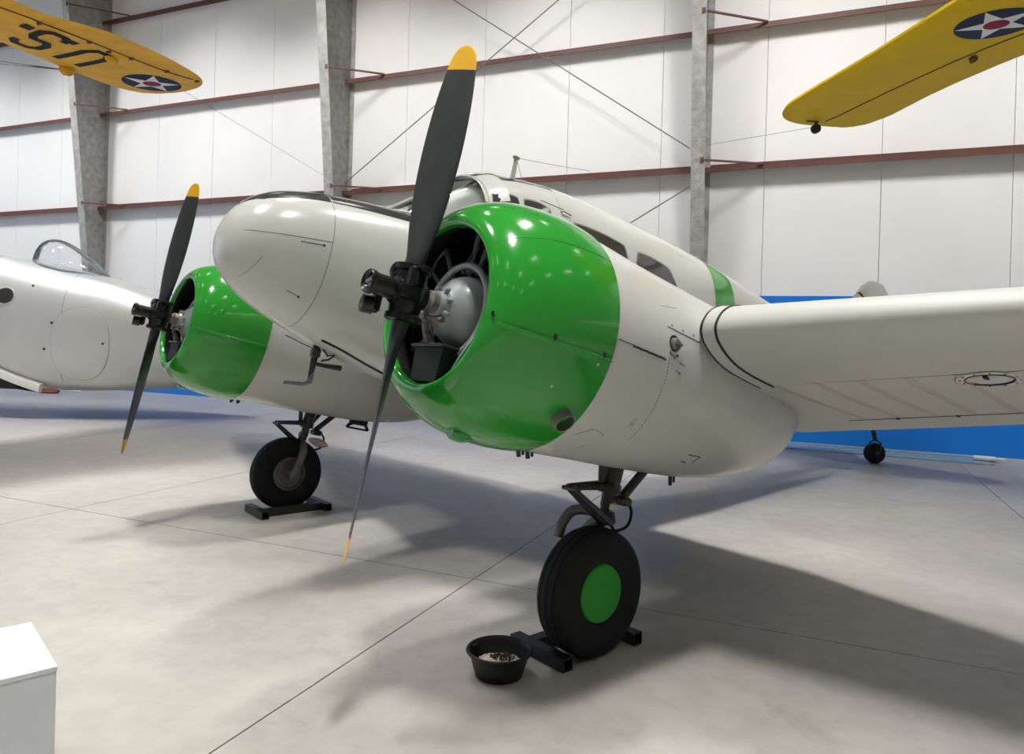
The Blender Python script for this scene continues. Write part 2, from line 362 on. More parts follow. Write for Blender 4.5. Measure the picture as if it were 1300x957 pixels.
def sub(name, mb, mats, par, sharp=38, label=None): return obj(name, mb, mats, par, (0, 0, 0), sharp, label)
EY = 1.896

# fuselage stations: x, top z, bottom z, half width, exponent of the upper and lower half
FS = [(0.268, .395, .375, .012, 2, 2), (0.255, .49, .29, .10, 2, 2), (0.215, .585, .205, .185, 2, 2), (0.14, .68, .13, .265, 2, 2), (0.02, .765, .055, .335, 2.05, 2.05),
      (-0.12, .82, 0.0, .385, 2.1, 2.1), (-0.28, .862, -.05, .425, 2.15, 2.15), (-0.6, .915, -.14, .49, 2.3, 2.2), (-1.0, .955, -.215, .555, 2.7, 2.3), (-1.34, .965, -.255, .60, 3.4, 2.4)]
FB = [(-1.34, 1.405, -.255, .60, 2.5, 2.4), (-1.55, 1.505, -.27, .625, 2.5, 2.5), (-2.0, 1.605, -.30, .655, 2.5, 2.6), (-2.5, 1.655, -.31, .665, 2.5, 2.6), (-3.0, 1.665, -.30, .665, 2.7, 2.6), (-3.6, 1.665, -.26, .645, 3.0, 2.6),
      (-4.3, 1.65, -.17, .60, 3.3, 2.5), (-5.2, 1.635, -.02, .51, 3.3, 2.4), (-6.0, 1.62, .14, .425, 3.0, 2.3), (-7.0, 1.61, .40, .32, 2.3, 2.2), (-8.0, 1.60, .70, .215, 2.2, 2.1), (-8.8, 1.57, .93, .13, 2.1, 2), (-9.25, 1.53, 1.08, .06, 2, 2)]
def station(tab, x):
    t = sorted(tab); X = [q[0] for q in t]
    return [smooth_interp(X, [q[i] for q in t], x) for i in range(1, 6)]
def sec_pt(st, th, off=0.0):
    zt, zb, hw, nt_, nb = st; c, s = math.cos(th), math.sin(th); n = nt_ if s >= 0 else nb
    zc = (zt+zb)/2; hz = (zt-zb)/2
    y = (hw+off)*math.copysign(abs(c)**(2/n), c); z = zc+(hz+off)*math.copysign(abs(s)**(2/n), s)
    return y, z
def fus_y(x, z, off=0.0, tab=None):
    zt, zb, hw, nt_, nb = station(tab or (FB if x <= -1.34 else FS), x); zc = (zt+zb)/2; hz = (zt-zb)/2; u = min(1.0, abs(z-zc)/hz); n = nt_ if z >= zc else nb
    return hw*max(0.0, 1-u**n)**(1/n)+off
def fus_th(st, th, off=0): return sec_pt(st, th, off)
NF = 72
def loft(tab, xlist, th0=0.0, th1=2*PI, n=NF, off=0.0):
    out = []
    for x in xlist:
        st = station(tab, x); full = abs(th1-th0-2*PI) < 1e-6
        out.append([(x, *sec_pt(st, th0+(th1-th0)*k/(n if full else n-1), off)) for k in range(n)])
    return out
xn = [0.268, 0.264, 0.255, 0.24, 0.215, 0.18, 0.14, 0.08, 0.02, -0.05, -0.12, -0.2, -0.28]
b = MB(); b.rings(loft(FS, xn), True, True, False); nose = part('nose_cap', b, 'cream')
b = MB(); b.rings(loft(FS, [-0.284, -0.36, -0.45, -0.55, -0.65, -0.75, -0.85, -0.95, -1.05, -1.15, -1.25, -1.34]), True, False, False)
fus = part('fuselage', b, 'cream', 42)
b = MB(); b.rings(loft(FB, [-2.02-0.1*k for k in range(0, 33)]+[-5.3-0.2*k for k in range(20)]+[-9.25]), True, False, True)
cabx = [-1.34, -1.40, -1.5, -1.6, -1.7, -1.8, -1.9, -2.02]
b.rings(loft(FB, [-1.34, -1.40], R(62), R(118), 15), False, False, False)
b.rings(loft(FB, cabx, R(118), R(422), 61), False, False, False)
b.rings(loft(FB, cabx, R(86), R(94), 5), False, False, False)
cabin = sub('rear_fuselage', b, 'cream', fus)
b = MB(); st_ = station(FB, -1.60); b.rings([[(-1.60-.01*i, *sec_pt(st_, 2*PI*k/48, -.01)) for k in range(48)] for i in range(2)]); sub('cabin_bulkhead', b, 'cream', fus)
# seam between nose cap and fuselage
b = MB(); b.rings(loft(FS, [-0.2795, -0.2845], off=0.0008), True, False, False); sub('nose_seam', b, 'softseam', nose)
for x, th0_, th1_ in ((0.13, R(-62), R(-20)),):
    b = MB(); b.tube([(x-0.06*k/11, *sec_pt(station(FS, x-0.06*k/11), lerp(th0_, th1_, k/11))) for k in range(12)], 0.0016, 5); sub('panel_line', b, 'softseam', nose)
b = MB(); pts = [(xx, fus_y(xx, zz, 0.0), zz) for xx, zz in [(lerp(.19, -.28, k/14), lerp(.425, .485, k/14)) for k in range(15)]]
b.tube(pts, 0.0016, 5); sub('panel_line', b, 'softseam', nose)
for (xa, za), (xb, zb) in (((-.10, .435), (-.235, .45)), ((-.12, .135), (-.195, .115))):
    b = MB(); b.tube([(lerp(xa, xb, k/5), fus_y(lerp(xa, xb, k/5), lerp(za, zb, k/5)), lerp(za, zb, k/5)) for k in range(6)], 0.0022, 5)
    b.revolve([(-.001, .008), (.002, .008), (.004, .003)], (xb, fus_y(xb, zb), zb), (0, 1, 0), 8, cap0=True, cap1=True); sub('latch', b, 'seam', nose)
# black anti-glare panel along the top of the nose
def glare(xl, par):
    rings = []
    for x in xl:
        st = station(FS, x); w = interp([-1.34, -0.95, -0.6, -0.3, 0.0, 0.12, 0.2], [.46, .42, .34, .28, .215, .15, .02], x)
        hwid = min(0.98, w/max(st[2], .01)); n = st[3]; c0 = hwid**(n/2); t0 = math.acos(min(1, c0))
        rings.append([(x, *sec_pt(st, lerp(t0, PI-t0, k/16), 0.0022)) for k in range(17)])
    b = MB(); b.rings(rings, False, False, False); return sub('antiglare_panel', b, 'glare', par)
glare([.195, .17, .14, .1, .05, 0, -.08, -.16, -.24, -.276], nose); glare([-.288, -.4, -.5, -.6, -.7, -.8, -.9, -1.0, -1.1, -1.2, -1.33], fus)
# windscreen: ruled sheet from the deck to the front rim of the cabin
rim = [Vector((-1.34, *sec_pt(station(FB, -1.34), t))) for t in [lerp(R(28), R(152), k/24) for k in range(25)]]
base = []
for k in range(25):
    u = lerp(1, -1, k/24); yb = 0.53*u; xb = -0.80-0.45*abs(u)**1.7
    st = station(FS, xb); hz = (st[0]-st[1])/2; zc = (st[0]+st[1])/2
    zb_ = zc+hz*max(0, 1-(abs(yb)/st[2])**st[3])**(1/st[3]) if abs(yb) < st[2] else zc
    base.append(Vector((xb, yb, zb_)))
for nm, ks in (('windscreen_pane', range(1, 12)), ('windscreen_pane', range(13, 24))):
    b = MB(); rr = [[tuple(base[k].lerp(rim[k], t/6)) for k in ks] for t in range(7)]
    b.rings(rr, False, False, False); sub(nm, b, 'clear', fus, label='clear windscreen pane')
for ks in (range(1, 12), range(13, 24)):  # pale sheets added behind the glass so the windscreen looks bright
    b = MB(); rr = [[tuple(base[k].lerp(rim[k], .04+.92*t/6)+Vector((-.05, 0, -.035))) for k in ks] for t in range(7)]
    b.rings(rr, False, False, False); sub('brightening_board', b, 'silver_white', fus, label='added pale board that makes the windscreen look bright')
for k in (0, 12, 24):
    b = MB(); b.tube([base[k].lerp(rim[k], t/6)+Vector((0.004, 0, 0.004)) for t in range(7)], 0.014, 6); sub('windscreen_frame', b, 'cream', fus)
for seq in (base, rim):
    b = MB(); b.tube([p+Vector((0.004, 0, 0.004)) for p in seq], 0.012, 6); sub('windscreen_frame', b, 'cream', fus)
b = MB(); rr = []
for t in range(5):                           # roof visor lip in front of the cabin
    x = -1.30-0.05*t; st = station(FB, min(x, -1.34)); rr.append([(x, *sec_pt(st, lerp(R(38), R(142), k/24), -.004+0.003*t)) for k in range(25)])
b.rings(rr, False, False, False); sub('roof_lip', b, 'cream', fus)
b = MB(); b.box((-1.20, 0, .965), (0.12, 0.70, 0.05), bev=0.02); sub('instrument_hood', b, 'gear', fus)
for a0, a1 in ((R(-25), R(46)), (R(134), R(205))):      # shoulder fairing between deck and cabin, under the windscreen ends
    A_ = [Vector((-1.26, *sec_pt(station(FS, -1.26), lerp(a0, a1, k/20), -.004))) for k in range(21)]; B_ = [Vector((-1.345, *sec_pt(station(FB, -1.345), lerp(a0, a1, k/20), .001))) for k in range(21)]
    b = MB(); b.rings([[p.lerp(q, t) for p, q in zip(A_, B_)] for t in (0, .25, .5, .75, 1)], False, False, False); sub('shoulder_fairing', b, 'cream', fus)
# roof skylights and hatch hump
for a0, a1 in ((62, 86), (94, 118)):
    b = MB(); b.rings(loft(FB, cabx[1:], R(a0), R(a1), 9, .001), False, False, False); sub('roof_skylight', b, 'clear', cabin, label='clear roof skylight sheet')
b = MB(); b.rings([[(x, w*math.cos(2*PI*k/20), z+h_*math.sin(2*PI*k/20)) for k in range(20)] for x, w, z, h_ in ((-1.36, .05, 1.43, .02), (-1.42, .12, 1.465, .025), (-1.55, .13, 1.515, .03), (-1.75, .10, 1.56, .025), (-1.95, .04, 1.60, .01))]); sub('roof_fairing', b, 'cream', cabin)
# cabin windows: rounded panes laid on the skin
def pane(name, corners, side, off, par, m, grid=8):
    # corners: front-top, rear-top, rear-bottom, front-bottom as (x, z)
    (ax, az), (bx, bz), (cx_, cz), (dx, dz) = corners
    rr = []
    for i in range(grid+1):
        row = []; u = i/grid
        for j in range(grid+1):
            v = j/grid
            x = (ax*(1-u)+bx*u)*(1-v)+(dx*(1-u)+cx_*u)*v; z = (az*(1-u)+bz*u)*(1-v)+(dz*(1-u)+cz*u)*v
            uu, vv = u-.5, v-.5                # squircle rounding of the corners
            k = 1-0.10*(4*uu*uu*4*vv*vv); mx = (ax+bx+cx_+dx)/4; mz = (az+bz+cz+dz)/4
            x = mx+(x-mx)*k; z = mz+(z-mz)*k
            row.append((x, side*fus_y(x, z, off, FB), z))
        rr.append(row)
    b = MB(); b.rings(rr, False, False, False); return sub(name, b, m, par)
WIN = [[(-1.36, 1.235), (-1.585, 1.285), (-1.58, .85), (-1.36, .85)], [(-1.62, 1.29), (-1.88, 1.30), (-1.91, .85), (-1.62, .85)], [(-2.09, 1.27), (-2.715, 1.28), (-2.74, .85), (-2.09, .85)], [(-2.84, 1.275), (-3.30, 1.265), (-3.58, .85), (-2.84, .85)]]
for s in (1, -1):
    for q in WIN:
        mx = sum(p[0] for p in q)/4; mz = sum(p[1] for p in q)/4
        g = [(mx+(p[0]-mx)*1.05, mz+(p[1]-mz)*1.06) for p in q]
        pane('window_seal', g, s, 0.002, cabin, 'softseam'); pane('cabin_window', q, s, 0.004, cabin, 'cabinglass')['label'] = 'smoked dark cabin window'
# door handle and door seam, green band
for s in (1,):
    b = MB(); b.tube([(-1.98, fus_y(-1.98, 1.3, .004), 1.3), (-2.0, fus_y(-2.0, 1.31, .02), 1.31), (-2.08, fus_y(-2.08, 1.305, .012), 1.305)], 0.006, 6); sub('door_handle', b, 'steelworn', cabin)
    b = MB(); b.tube([(-1.985, fus_y(-1.985, z, 0, FB), z) for z in [lerp(.2, 1.5, k/16) for k in range(17)]], 0.0018, 5); sub('door_seam', b, 'softseam', cabin)
    b = MB(); b.tube([(lerp(-1.8, -2.02, k/6), fus_y(lerp(-1.8, -2.02, k/6), 1.335, 0, FB), 1.335) for k in range(7)], 0.003, 5); sub('door_seam', b, 'seam', cabin)
b = MB(); rr = []
for t in range(6):
    row = []
    for k in range(49):
        th = lerp(R(-80), R(260), k/48); 
        x = lerp(-4.02, -4.40, t/5); y, z = sec_pt(station(FB, x), th); x2 = x-0.10*max(0, 1.45-z)
        row.append((x2, *sec_pt(station(FB, x2), th, 0.003)))
    rr.append(row)
b.rings(rr, False, False, False); sub('green_band', b, 'green', cabin, label='bright green band round the rear fuselage')
# antenna mast, whip and stay
b = MB(); b.rings([[(-1.87+c*(.028-.008*t), s_*(.012-.003*t), lerp(1.58, 1.80, t)) for c, s_ in [(math.cos(2*PI*k/12), math.sin(2*PI*k/12)) for k in range(12)]] for t in (0, .5, 1)])
mast = part('antenna_mast', b, 'cream')
b = MB(); b.revolve([(-.03, .008), (-.02, .018), (.02, .018), (.035, .006)], (-1.87, 0, 1.81), (1, 0, 0), 10, cap0=True, cap1=True); sub('mast_insulator', b, 'steelworn', mast)
b = MB(); b.tube([(-1.88, 0, 1.812), (-2.3, 0, 1.925), (-2.72, 0, 2.045)], 0.0022, 5); sub('antenna_whip', b, 'rod', mast)
b = MB(); b.tube([(-1.885, 0, 1.79), (-1.99, 0.0, 1.63)], 0.0022, 5); sub('antenna_stay', b, 'rod', mast)
# pitot mast under the nose
b = MB(); b.tube([(-.53, 0, -.06), (-.53, 0, -.16), (-.532, 0, -.30), (-.535, 0, -.335)], [.026, .026, .018, .018], 10)
b.box((-.53, 0, -.165), (.06, .06, .07), bev=.012); pit_ = part('pitot_mast', b, 'gear')
b = MB(); b.tube([(-.535, 0, -.30), (-.535, 0, -.36), (-.50, 0, -.385), (-.36, 0, -.40)], [.019, .019, .014, .011], 10); sub('pitot_tube', b, 'steelworn', pit_, label='bare metal forward tube')
b = MB(); b.tube([(-.535, 0, -.235), (-.60, 0, -.235), (-.735, 0, -.225)], [.013, .014, .02], 8); sub('drain_tube', b, 'gear', pit_)
b = MB(); b.tube([(-.51, 0, -.14), (-.42, .0, -.125), (-.30, 0, -.10)], 0.0035, 6); sub('wire', b, 'gear', pit_)
b = MB(); b.tube([(-.54, .02, -.10), (-.60, .04, -.17), (-.66, .03, -.15), (-.62, .03, -.19), (-.57, .03, -.21)], 0.007, 6); sub('hose', b, 'gear', pit_)
b = MB(); b.tube([(-.40-.08*k, fus_y(-.40-.08*k, -.02-.03*k), -.02-.03*k) for k in range(0, 0)] or curve([(-.46, .20, -.095), (-.56, .30, -.135), (-.75, .37, -.20), (-1.0, .42, -.26), (-1.3, .47, -.30)]), 0.008, 6); sub('belly_seam', b, 'seam', fus)


# wings: stations y, leading edge x and z, trailing edge x and z
UP = [(0, 0), (.004, .018), (.012, .033), (.03, .052), (.06, .070), (.11, .085), (.18, .1), (.28, .108), (.4, .104), (.55, .086), (.7, .06), (.85, .031), (1, .003)]
LO = [(.85, -.016), (.7, -.03), (.55, -.044), (.4, -.056), (.28, -.063), (.18, -.064), (.11, -.060), (.06, -.048), (.03, -.035), (.012, -.023), (.004, -.012)]
def _fine(tab, us):                           # airfoil resampled finely round the nose, in the square root of the chord position
    t = sorted(tab); return [(u, smooth_interp([math.sqrt(p[0]) for p in t], [p[1] for p in t], math.sqrt(u))) for u in us]
_US = [0, .0008, .0025, .005, .009, .014, .02, .03, .042, .06, .08, .11, .145, .18, .23, .28, .34, .4, .47, .55, .62, .7, .78, .85, .93, 1]
UP, LO = _fine(UP, _US), list(reversed(_fine(LO+[(0, 0), (1, -.003)], _US)))[1:-1]
AFO = UP+[(1, -.003)]+LO
WS = [(0.0, -1.30, .06, -3.55, -.10), (1.9, -1.75, .13, -3.53, -.02), (2.34, -1.50, .172, -3.44, .025), (2.41, -1.375, .176, -3.43, .03), (2.46, -1.295, .18, -3.42, .035), (3.6, -1.52, .305, -3.23, .155), (5.0, -1.80, .455, -3.01, .31), (5.9, -2.06, .58, -2.85, .42), (6.2, -2.17, .615, -2.75, .47), (6.33, -2.35, .64, -2.6, .52)]
def wst(y):
    Y = [q[0] for q in WS]; return [interp(Y, [q[i] for q in WS], y) for i in range(1, 5)]
def wing_pt(y, u, zf, off=0.0):
    xl, zl, xt, zt = wst(y); c = xl-xt
    return Vector((xl+(xt-xl)*u, y, zl+(zt-zl)*u+zf*c+off))
def afz(u, upper):
    tab = sorted(UP if upper else LO+[(0, 0), (1, -.003)]); return interp([p[0] for p in tab], [p[1] for p in tab], u)
def mir(p, s): return (p[0], s*p[1], p[2])
YS = [1.5, 1.9, 2.34, 2.375, 2.41, 2.435, 2.46, 2.6, 2.9, 3.2, 3.6, 4.2, 5.0, 5.6, 5.9, 6.2, 6.33]
for s in (1, -1):
    b = MB(); b.rings([[mir(wing_pt(y, u, zf), s) for u, zf in AFO] for y in YS]); wg = part('wing', b, 'wingpaint', 60, 'cream painted wing panel')
    for yy in (2.47, 2.54):                 # dark sealing strips round the leading edge at the nacelle
        pts = [wing_pt(yy, u, zf) for u, zf in reversed([p for p in UP if p[0] <= .19])]+[wing_pt(yy, u, zf) for u, zf in reversed([p for p in LO if p[0] <= .29])]
        b = MB(); b.tube([mir(p, s) for p in pts], 0.007, 6); sub('root_seal', b, 'seam', wg)
    b = MB(); pts = lambda yy: [wing_pt(yy, u, zf+.002) for u, zf in reversed([p for p in UP if p[0] <= .19])]+[wing_pt(yy, u, zf-.002) for u, zf in reversed([p for p in LO if p[0] <= .29])]
    b.rings([[mir(p, s) for p in pts(yy)] for yy in (2.475, 2.535)], False, False, False); sub('root_strip', b, 'wingpaint', wg)
    for k in range(17):                       # fabric rib tapes on the underside
        y = 2.56+.205*k; us = [.27, .35, .45, .55, .65, .78]
        b = MB(); rr = []
        for u in us: rr.append([mir(wing_pt(y+dy, u, afz(u, 0), -hh), s) for dy, hh in ((-.020, .0003), (-.008, .0045), (.008, .0045), (.020, .0003))])
        b.rings(rr, False, False, False); sub('rib_tape', b, 'fabric', wg, 80)
    for u0, nm, r_ in ((.27, 'spar_seam', .0015), (.80, 'hinge_gap', .0035)):
        b = MB(); b.tube([mir(wing_pt(y, u0, afz(u0, 0)), s) for y in (2.45, 3.0, 3.6, 4.3, 5.0, 5.7)], r_, 5); sub(nm, b, 'seam' if u0 > .5 else 'softseam', wg)
    for k in range(9):
        y = 2.75+.33*k; b = MB(); b.box(mir(wing_pt(y, .80, afz(.8, 0), -.004), s), (.03, .012, .008)); sub('hinge', b, 'seam', wg)
    # landing light flush in the underside
    def lsurf(y, u): return wing_pt(y, u, afz(u, 0))
    c = lsurf(3.47, .335); nn_ = (lsurf(3.47, .38)-lsurf(3.47, .29)).cross(lsurf(3.57, .335)-lsurf(3.37, .335)).normalized()
    if nn_.z > 0: nn_ = -nn_
    c = Vector(mir(c, s)); nn_ = Vector(mir(nn_, s)); tu_ = nn_.orthogonal().normalized(); tv_ = nn_.cross(tu_)
    b = MB(); b.revolve([(-.004, .135), (.002, .132), (.003, .098), (-.006, .096)], c, nn_, 40); sub('landing_light_ring', b, 'cream', wg)
    b = MB(); b.revolve([(-.002, .136), (.0012, .136), (.0012, .131), (-.002, .131)], c, nn_, 40); sub('landing_light_edge', b, 'seam', wg)
    b = MB(); b.revolve([(.001, .094), (.003, .08), (.0045, .04), (.005, .001)], c, nn_, 32); sub('landing_light_lens', b, 'lens', wg, label='round chrome landing light lens')
    b = MB(); b.revolve([(0, .099), (.0055, .099), (.0055, .093), (.0, .093)], c, nn_, 32); sub('landing_light_gasket', b, 'seam', wg)
    b = MB()
    for k in range(12):
        a = 2*PI*k/12; b.revolve([(.001, .006), (.005, .004)], c+(tu_*math.cos(a)+tv_*math.sin(a))*.115, nn_, 6, cap1=True)
    b.box(c+Vector((.055, 0, 0))+nn_*.007, (.05, .014, .006)); sc_ = sub('landing_light_screws', b, 'seam', wg); sc_['kind'] = 'stuff'
b = MB(); b.rings([[wing_pt(abs(y), u, zf) if y >= 0 else Vector(mir(wing_pt(-y, u, zf), -1)) for u, zf in AFO] for y in (-1.7, -1.2, -.6, 0.001, .6, 1.2, 1.7)]); part('wing_centre_section', b, 'wingpaint', 60)

# tail
def slab_xz(poly, th, name, m, par=None):
    b = MB(); n = len(poly); cx_ = sum(p[0] for p in poly)/n; cz = sum(p[1] for p in poly)/n
    rr = [[(cx_+(p[0]-cx_)*k, y, cz+(p[1]-cz)*k) for p in poly] for y, k in ((-th, .93), (-th*.5, .985), (0, 1), (th*.5, .985), (th, .93))]
    b.rings(rr); return part(name, b, m, 50) if par is None else sub(name, b, m, par, 50)
fin = slab_xz([(-7.5, 1.55), (-7.75, 1.85), (-8.0, 2.25), (-8.14, 2.48), (-8.6, 2.37), (-8.86, 1.50)], .05, 'fin', 'cream')
slab_xz([(-8.15, 2.50), (-8.27, 2.64), (-8.45, 2.75), (-8.62, 2.80), (-8.85, 2.82), (-9.08, 2.73), (-9.28, 2.48), (-9.42, 2.1), (-9.45, 1.6), (-9.36, 1.2), (-9.2, 1.05), (-8.9, 1.3), (-8.875, 1.5), (-8.62, 2.39)], .05, 'rudder', 'cream', fin)
b = MB(); b.tube([(-8.145, .03, 2.49), (-8.61, .05, 2.38), (-8.868, .05, 1.5)], .012, 5); sub('rudder_gap', b, 'seam', fin)
for s in (1, -1):
    pl = [(-8.0, .05), (-8.15, .9), (-8.4, 1.7), (-8.65, 1.95), (-8.95, 1.95), (-9.1, 1.7), (-9.2, .9), (-9.2, .05)]
    n = len(pl); mx = sum(p[0] for p in pl)/n; my = sum(p[1] for p in pl)/n
    b = MB(); b.rings([[(mx+(p[0]-mx)*k, s*(my+(p[1]-my)*k), 1.38+z) for p in pl] for z, k in ((-.05, .92), (-.02, .99), (.02, .99), (.05, .92))]); part('tailplane', b, 'cream', 50)
tw = to_local((ground(1111, 588).x, ground(1111, 588).y, .145))
b = MB(); b.tube([(tw.x+.25, 0, 1.0), (tw.x+.12, 0, .72), (tw.x+.02, .0, tw.z+.19)], [.035, .03, .03], 10)
for s in (1, -1): b.tube([(tw.x+.02, .0, tw.z+.19), (tw.x+.0, .075*s, tw.z+.15), (tw.x, .075*s, tw.z)], .014, 8)
tg = part('tail_wheel_fork', b, 'gear')
ca = Vector((.5, .85, 0)); b = MB(); b.revolve([(-.06, .05), (-.075, .10), (-.065, .13), (-.03, .145), (.03, .145), (.065, .13), (.075, .10), (.06, .05)], (tw.x, 0, tw.z), ca, 32, cap0=True, cap1=True); sub('tail_tyre', b, 'rubber', tg)
b = MB(); b.tube([(tw.x, -.08, tw.z), (tw.x, .08, tw.z)], .015, 8); b.revolve([(.046, .05), (.056, .045), (.056, .01)], (tw.x, 0, tw.z), (0, 1, 0), 20, cap1=True); sub('tail_hub', b, 'rim', tg)

# ------------------------------------------------------------------ engines, cowlings, nacelles, propellers, gear
COWL = [(-.72, .556), (-.722, .570), (-.66, .575), (-.58, .576), (-.50, .571), (-.42, .560), (-.35, .545), (-.29, .524), (-.24, .500), (-.20, .474), (-.17, .446), (-.15, .420), (-.138, .396), (-.135, .380), (-.139, .369), (-.150, .362), (-.17, .360)]
COWLIN = [(-.17, .360), (-.20, .368), (-.26, .41), (-.36, .49), (-.50, .545), (-.70, .556)]
NS = [(-.60, .545, -.545, .545, 2, 2), (-.735, .556, -.560, .562, 2, 2), (-1.1, .532, -.556, .562, 2, 2), (-1.5, .512, -.553, .552, 2.05, 2), (-2.0, .495, -.535, .51, 2.1, 2), (-2.4, .46, -.485, .44, 2.1, 2.05), (-2.75, .385, -.39, .335, 2.1, 2.1), (-3.0, .30, -.265, .22, 2.1, 2.1), (-3.18, .225, -.12, .13, 2, 2), (-3.29, .165, .005, .06, 2, 2), (-3.33, .11, .075, .015, 2, 2)]
cxs = sorted([(a, r) for a, r in COWL[1:14]])
def cowl_r(x): return interp([p[0] for p in cxs], [p[1] for p in cxs], x)
def cpt(s, x, deg, off=0.0):                  # point on the cowl skin, angle from outboard, up positive
    t = R(deg); r = cowl_r(x)+off; return Vector((x, s*(EY+r*math.cos(t)), r*math.sin(t)))
def npt(s, x, deg, off=0.0):
    st = station(NS, x); y, z = sec_pt(st, R(deg), off); return Vector((x, s*(EY+y), z))
def disc(b, c, n, r, h, seg=10, mi=0):
    b.revolve([(-.002, r), (h*.6, r), (h, r*.6)], c, n, seg, mi, cap0=True, cap1=True)
def nrm(s, deg): t = R(deg); return Vector((0, s*math.cos(t), math.sin(t)))

def build_engine(s, pphi):
    c0 = Vector((0, s*EY, 0)); AX = (1, 0, 0)
    # nacelle
    b = MB(); rr = []
    for x in [-.60, -.70, -.735]+[-.8-.1*k for k in range(24)]+[-3.18, -3.24, -3.29, -3.315, -3.33]:
        st = station(NS, x); rr.append([(x, s*(EY+y), z) for y, z in [sec_pt(st, 2*PI*k/72) for k in range(72)]])
    b.rings(rr, True, True, True); nac = part('nacelle', b, 'cream')
    b = MB(); b.tube([npt(s, -.74-.02*k, -1.2, .0005) for k in range(18)], .0018, 5); sub('panel_line', b, 'seam', nac)
    b = MB(); b.tube([npt(s, -.84-.03*k, -1.9+.2*(k % 2), .001) for k in range(9)], .0032, 5); sub('piano_hinge', b, 'seam', nac)
    b = MB(); b.tube([npt(s, -1.08-.03*k, 15.3-.08*k, .0005) for k in range(10)], .0018, 5); sub('panel_line', b, 'seam', nac)
    b = MB()
    for k in range(3): disc(b, npt(s, -1.12-.09*k, 17), nrm(s, 17), .006, .002, 8)
    for k in range(34): disc(b, npt(s, -1.105-.0008*k, 5-1.6*k), nrm(s, 5-1.6*k), .0035, .0016, 6)
    for k in range(12): disc(b, npt(s, -1.06-.012*k, 26+.3*k), nrm(s, 26), .003, .0015, 6)
    rv = sub('rivets', b, 'softseam', nac); rv['kind'] = 'stuff'
    # fuel filler
    cfc = npt(s, -1.135, 8.0); n_ = nrm(s, 8)
    b = MB(); b.revolve([(-.012, .040), (.001, .040), (.001, .030), (-.010, .029)], cfc, n_, 20, cap1=True); fc = sub('filler_well', b, 'seam', nac)
    b = MB(); b.revolve([(-.01, .031), (.016, .031), (.021, .025), (.021, .006), (.017, .004)], cfc+Vector((0, 0, -.006)), n_, 18, cap1=True); b.box(cfc+n_*.024+Vector((0, 0, -.006)), (.05, .012, .012)); sub('filler_cap', b, 'steelworn', nac, label='grey metal fuel filler cap')
    b = MB(); b.tube([npt(s, -1.135+.03*math.cos(a), 8-5.2+1.3*math.sin(a), .003) for a in [PI*k/8+PI for k in range(9)]], .004, 6); sub('drain_lip', b, 'steelworn', nac)
    b = MB()
    for i, (xx, dg, w) in enumerate(((-1.145, .5, .012), (-1.20, -.6, .02), (-1.225, -.9, .018), (-1.175, -5.0, .009), (-1.20, -5.4, .022))):
        p = npt(s, xx, dg, .0012); b.box(p, (w, .001, .008), (Vector((-1, 0, 0)), nrm(s, dg), nrm(s, dg+90)))
    st_ = sub('stencil_marks', b, 'stencil', nac, label='tiny faded stencil marks'); st_['kind'] = 'stuff'
    for xx, dg in ((-1.06, -37),):
        p = npt(s, xx, dg); b = MB(); b.revolve([(0, .028), (.003, .027), (.003, .016), (.001, .013)], p, nrm(s, dg), 20); b.tube([p+nrm(s, dg)*.004+Vector((.01, 0, 0)), p+nrm(s, dg)*.004-Vector((.01, 0, 0))], .0025, 5); sub('inspection_cover', b, 'cream', nac)
    b = MB(); pts = [npt(s, -1.70+.055*dx, -51+dg, .001) for dx, dg in ((-1, -3), (-1, 3), (1, 3))]; b.tube(pts, .0025, 5); b.tube([npt(s, -1.66, -55, .001), npt(s, -1.70, -55, .001)], .003, 5); sub('drain_door', b, 'seam', nac)
    b = MB(); b.tube([npt(s, -.95, -48, .0008), npt(s, -.86, -46, .0008), npt(s, -.80, -52, .0008), npt(s, -.80, -66, .0008)], .0014, 5); b.tube([npt(s, -.95, -48, .0008), npt(s, -.93, -60, .0008), npt(s, -.85, -72, .0008)], .0014, 5); sub('access_panel_line', b, 'softseam', nac)
    for xx, hgt in ((-.60, .02), (-.74, .03), (-.80, .03), (-1.95, .05)):
        b = MB(); p = npt(s, xx, -86); b.tube([p+Vector((0, 0, .03)), p+Vector((-.02, 0, -hgt))], .012, 6); b.tube([p+Vector((-.025, .01*s, .03)), p+Vector((-.035, .01*s, -hgt*.6))], .008, 6); sub('drain_pipe', b, 'dark', nac)
    if s < 0:
        p = npt(s, -2.05, -84); b = MB(); b.box(p+Vector((0, 0, .0)), (.17, .10, .10), bev=.015)
        for q in (-1, 1): b.tube([p+Vector((.07*q, 0, -.02)), p+Vector((.12*q, 0, -.085))], .016, 6)
        b.tube([p+Vector((-.12, 0, -.085)), p+Vector((.10, 0, -.085))], .010, 6); sub('door_bracket', b, 'dark', nac, label='black wheel door bracket')
    # cowling
    b = MB(); b.revolve([(a, r) for a, r in COWL], c0, AX, 112, 0, ref=(0, 1, 0)); b.revolve([(a, r) for a, r in COWLIN], c0, AX, 112, 1, ref=(0, 1, 0))
    cw = part('cowling', b, ['green', 'inside'], 60, 'glossy bright green round engine cowling')
    for dg in (-10.5, 36, 144, 190.5):
        b = MB(); b.tube([cpt(s, -.142-.0193*k, dg, .0002) for k in range(31)], .0016, 5); sub('cowl_seam', b, 'greenseam', cw)
    for dg in (-10.5, 190.5):
        b = MB(); rr = []
        for k in range(30):
            x = -.16-.0192*k; rr.append([cpt(s, x, dg-2.6, .0003), cpt(s, x, dg-2.4, .0022), cpt(s, x, dg-.5, .0022), cpt(s, x, dg-.3, .0003)])
        b.rings(rr, False, False, False); sub('lap_strip', b, 'green', cw, 80)
    b = MB()
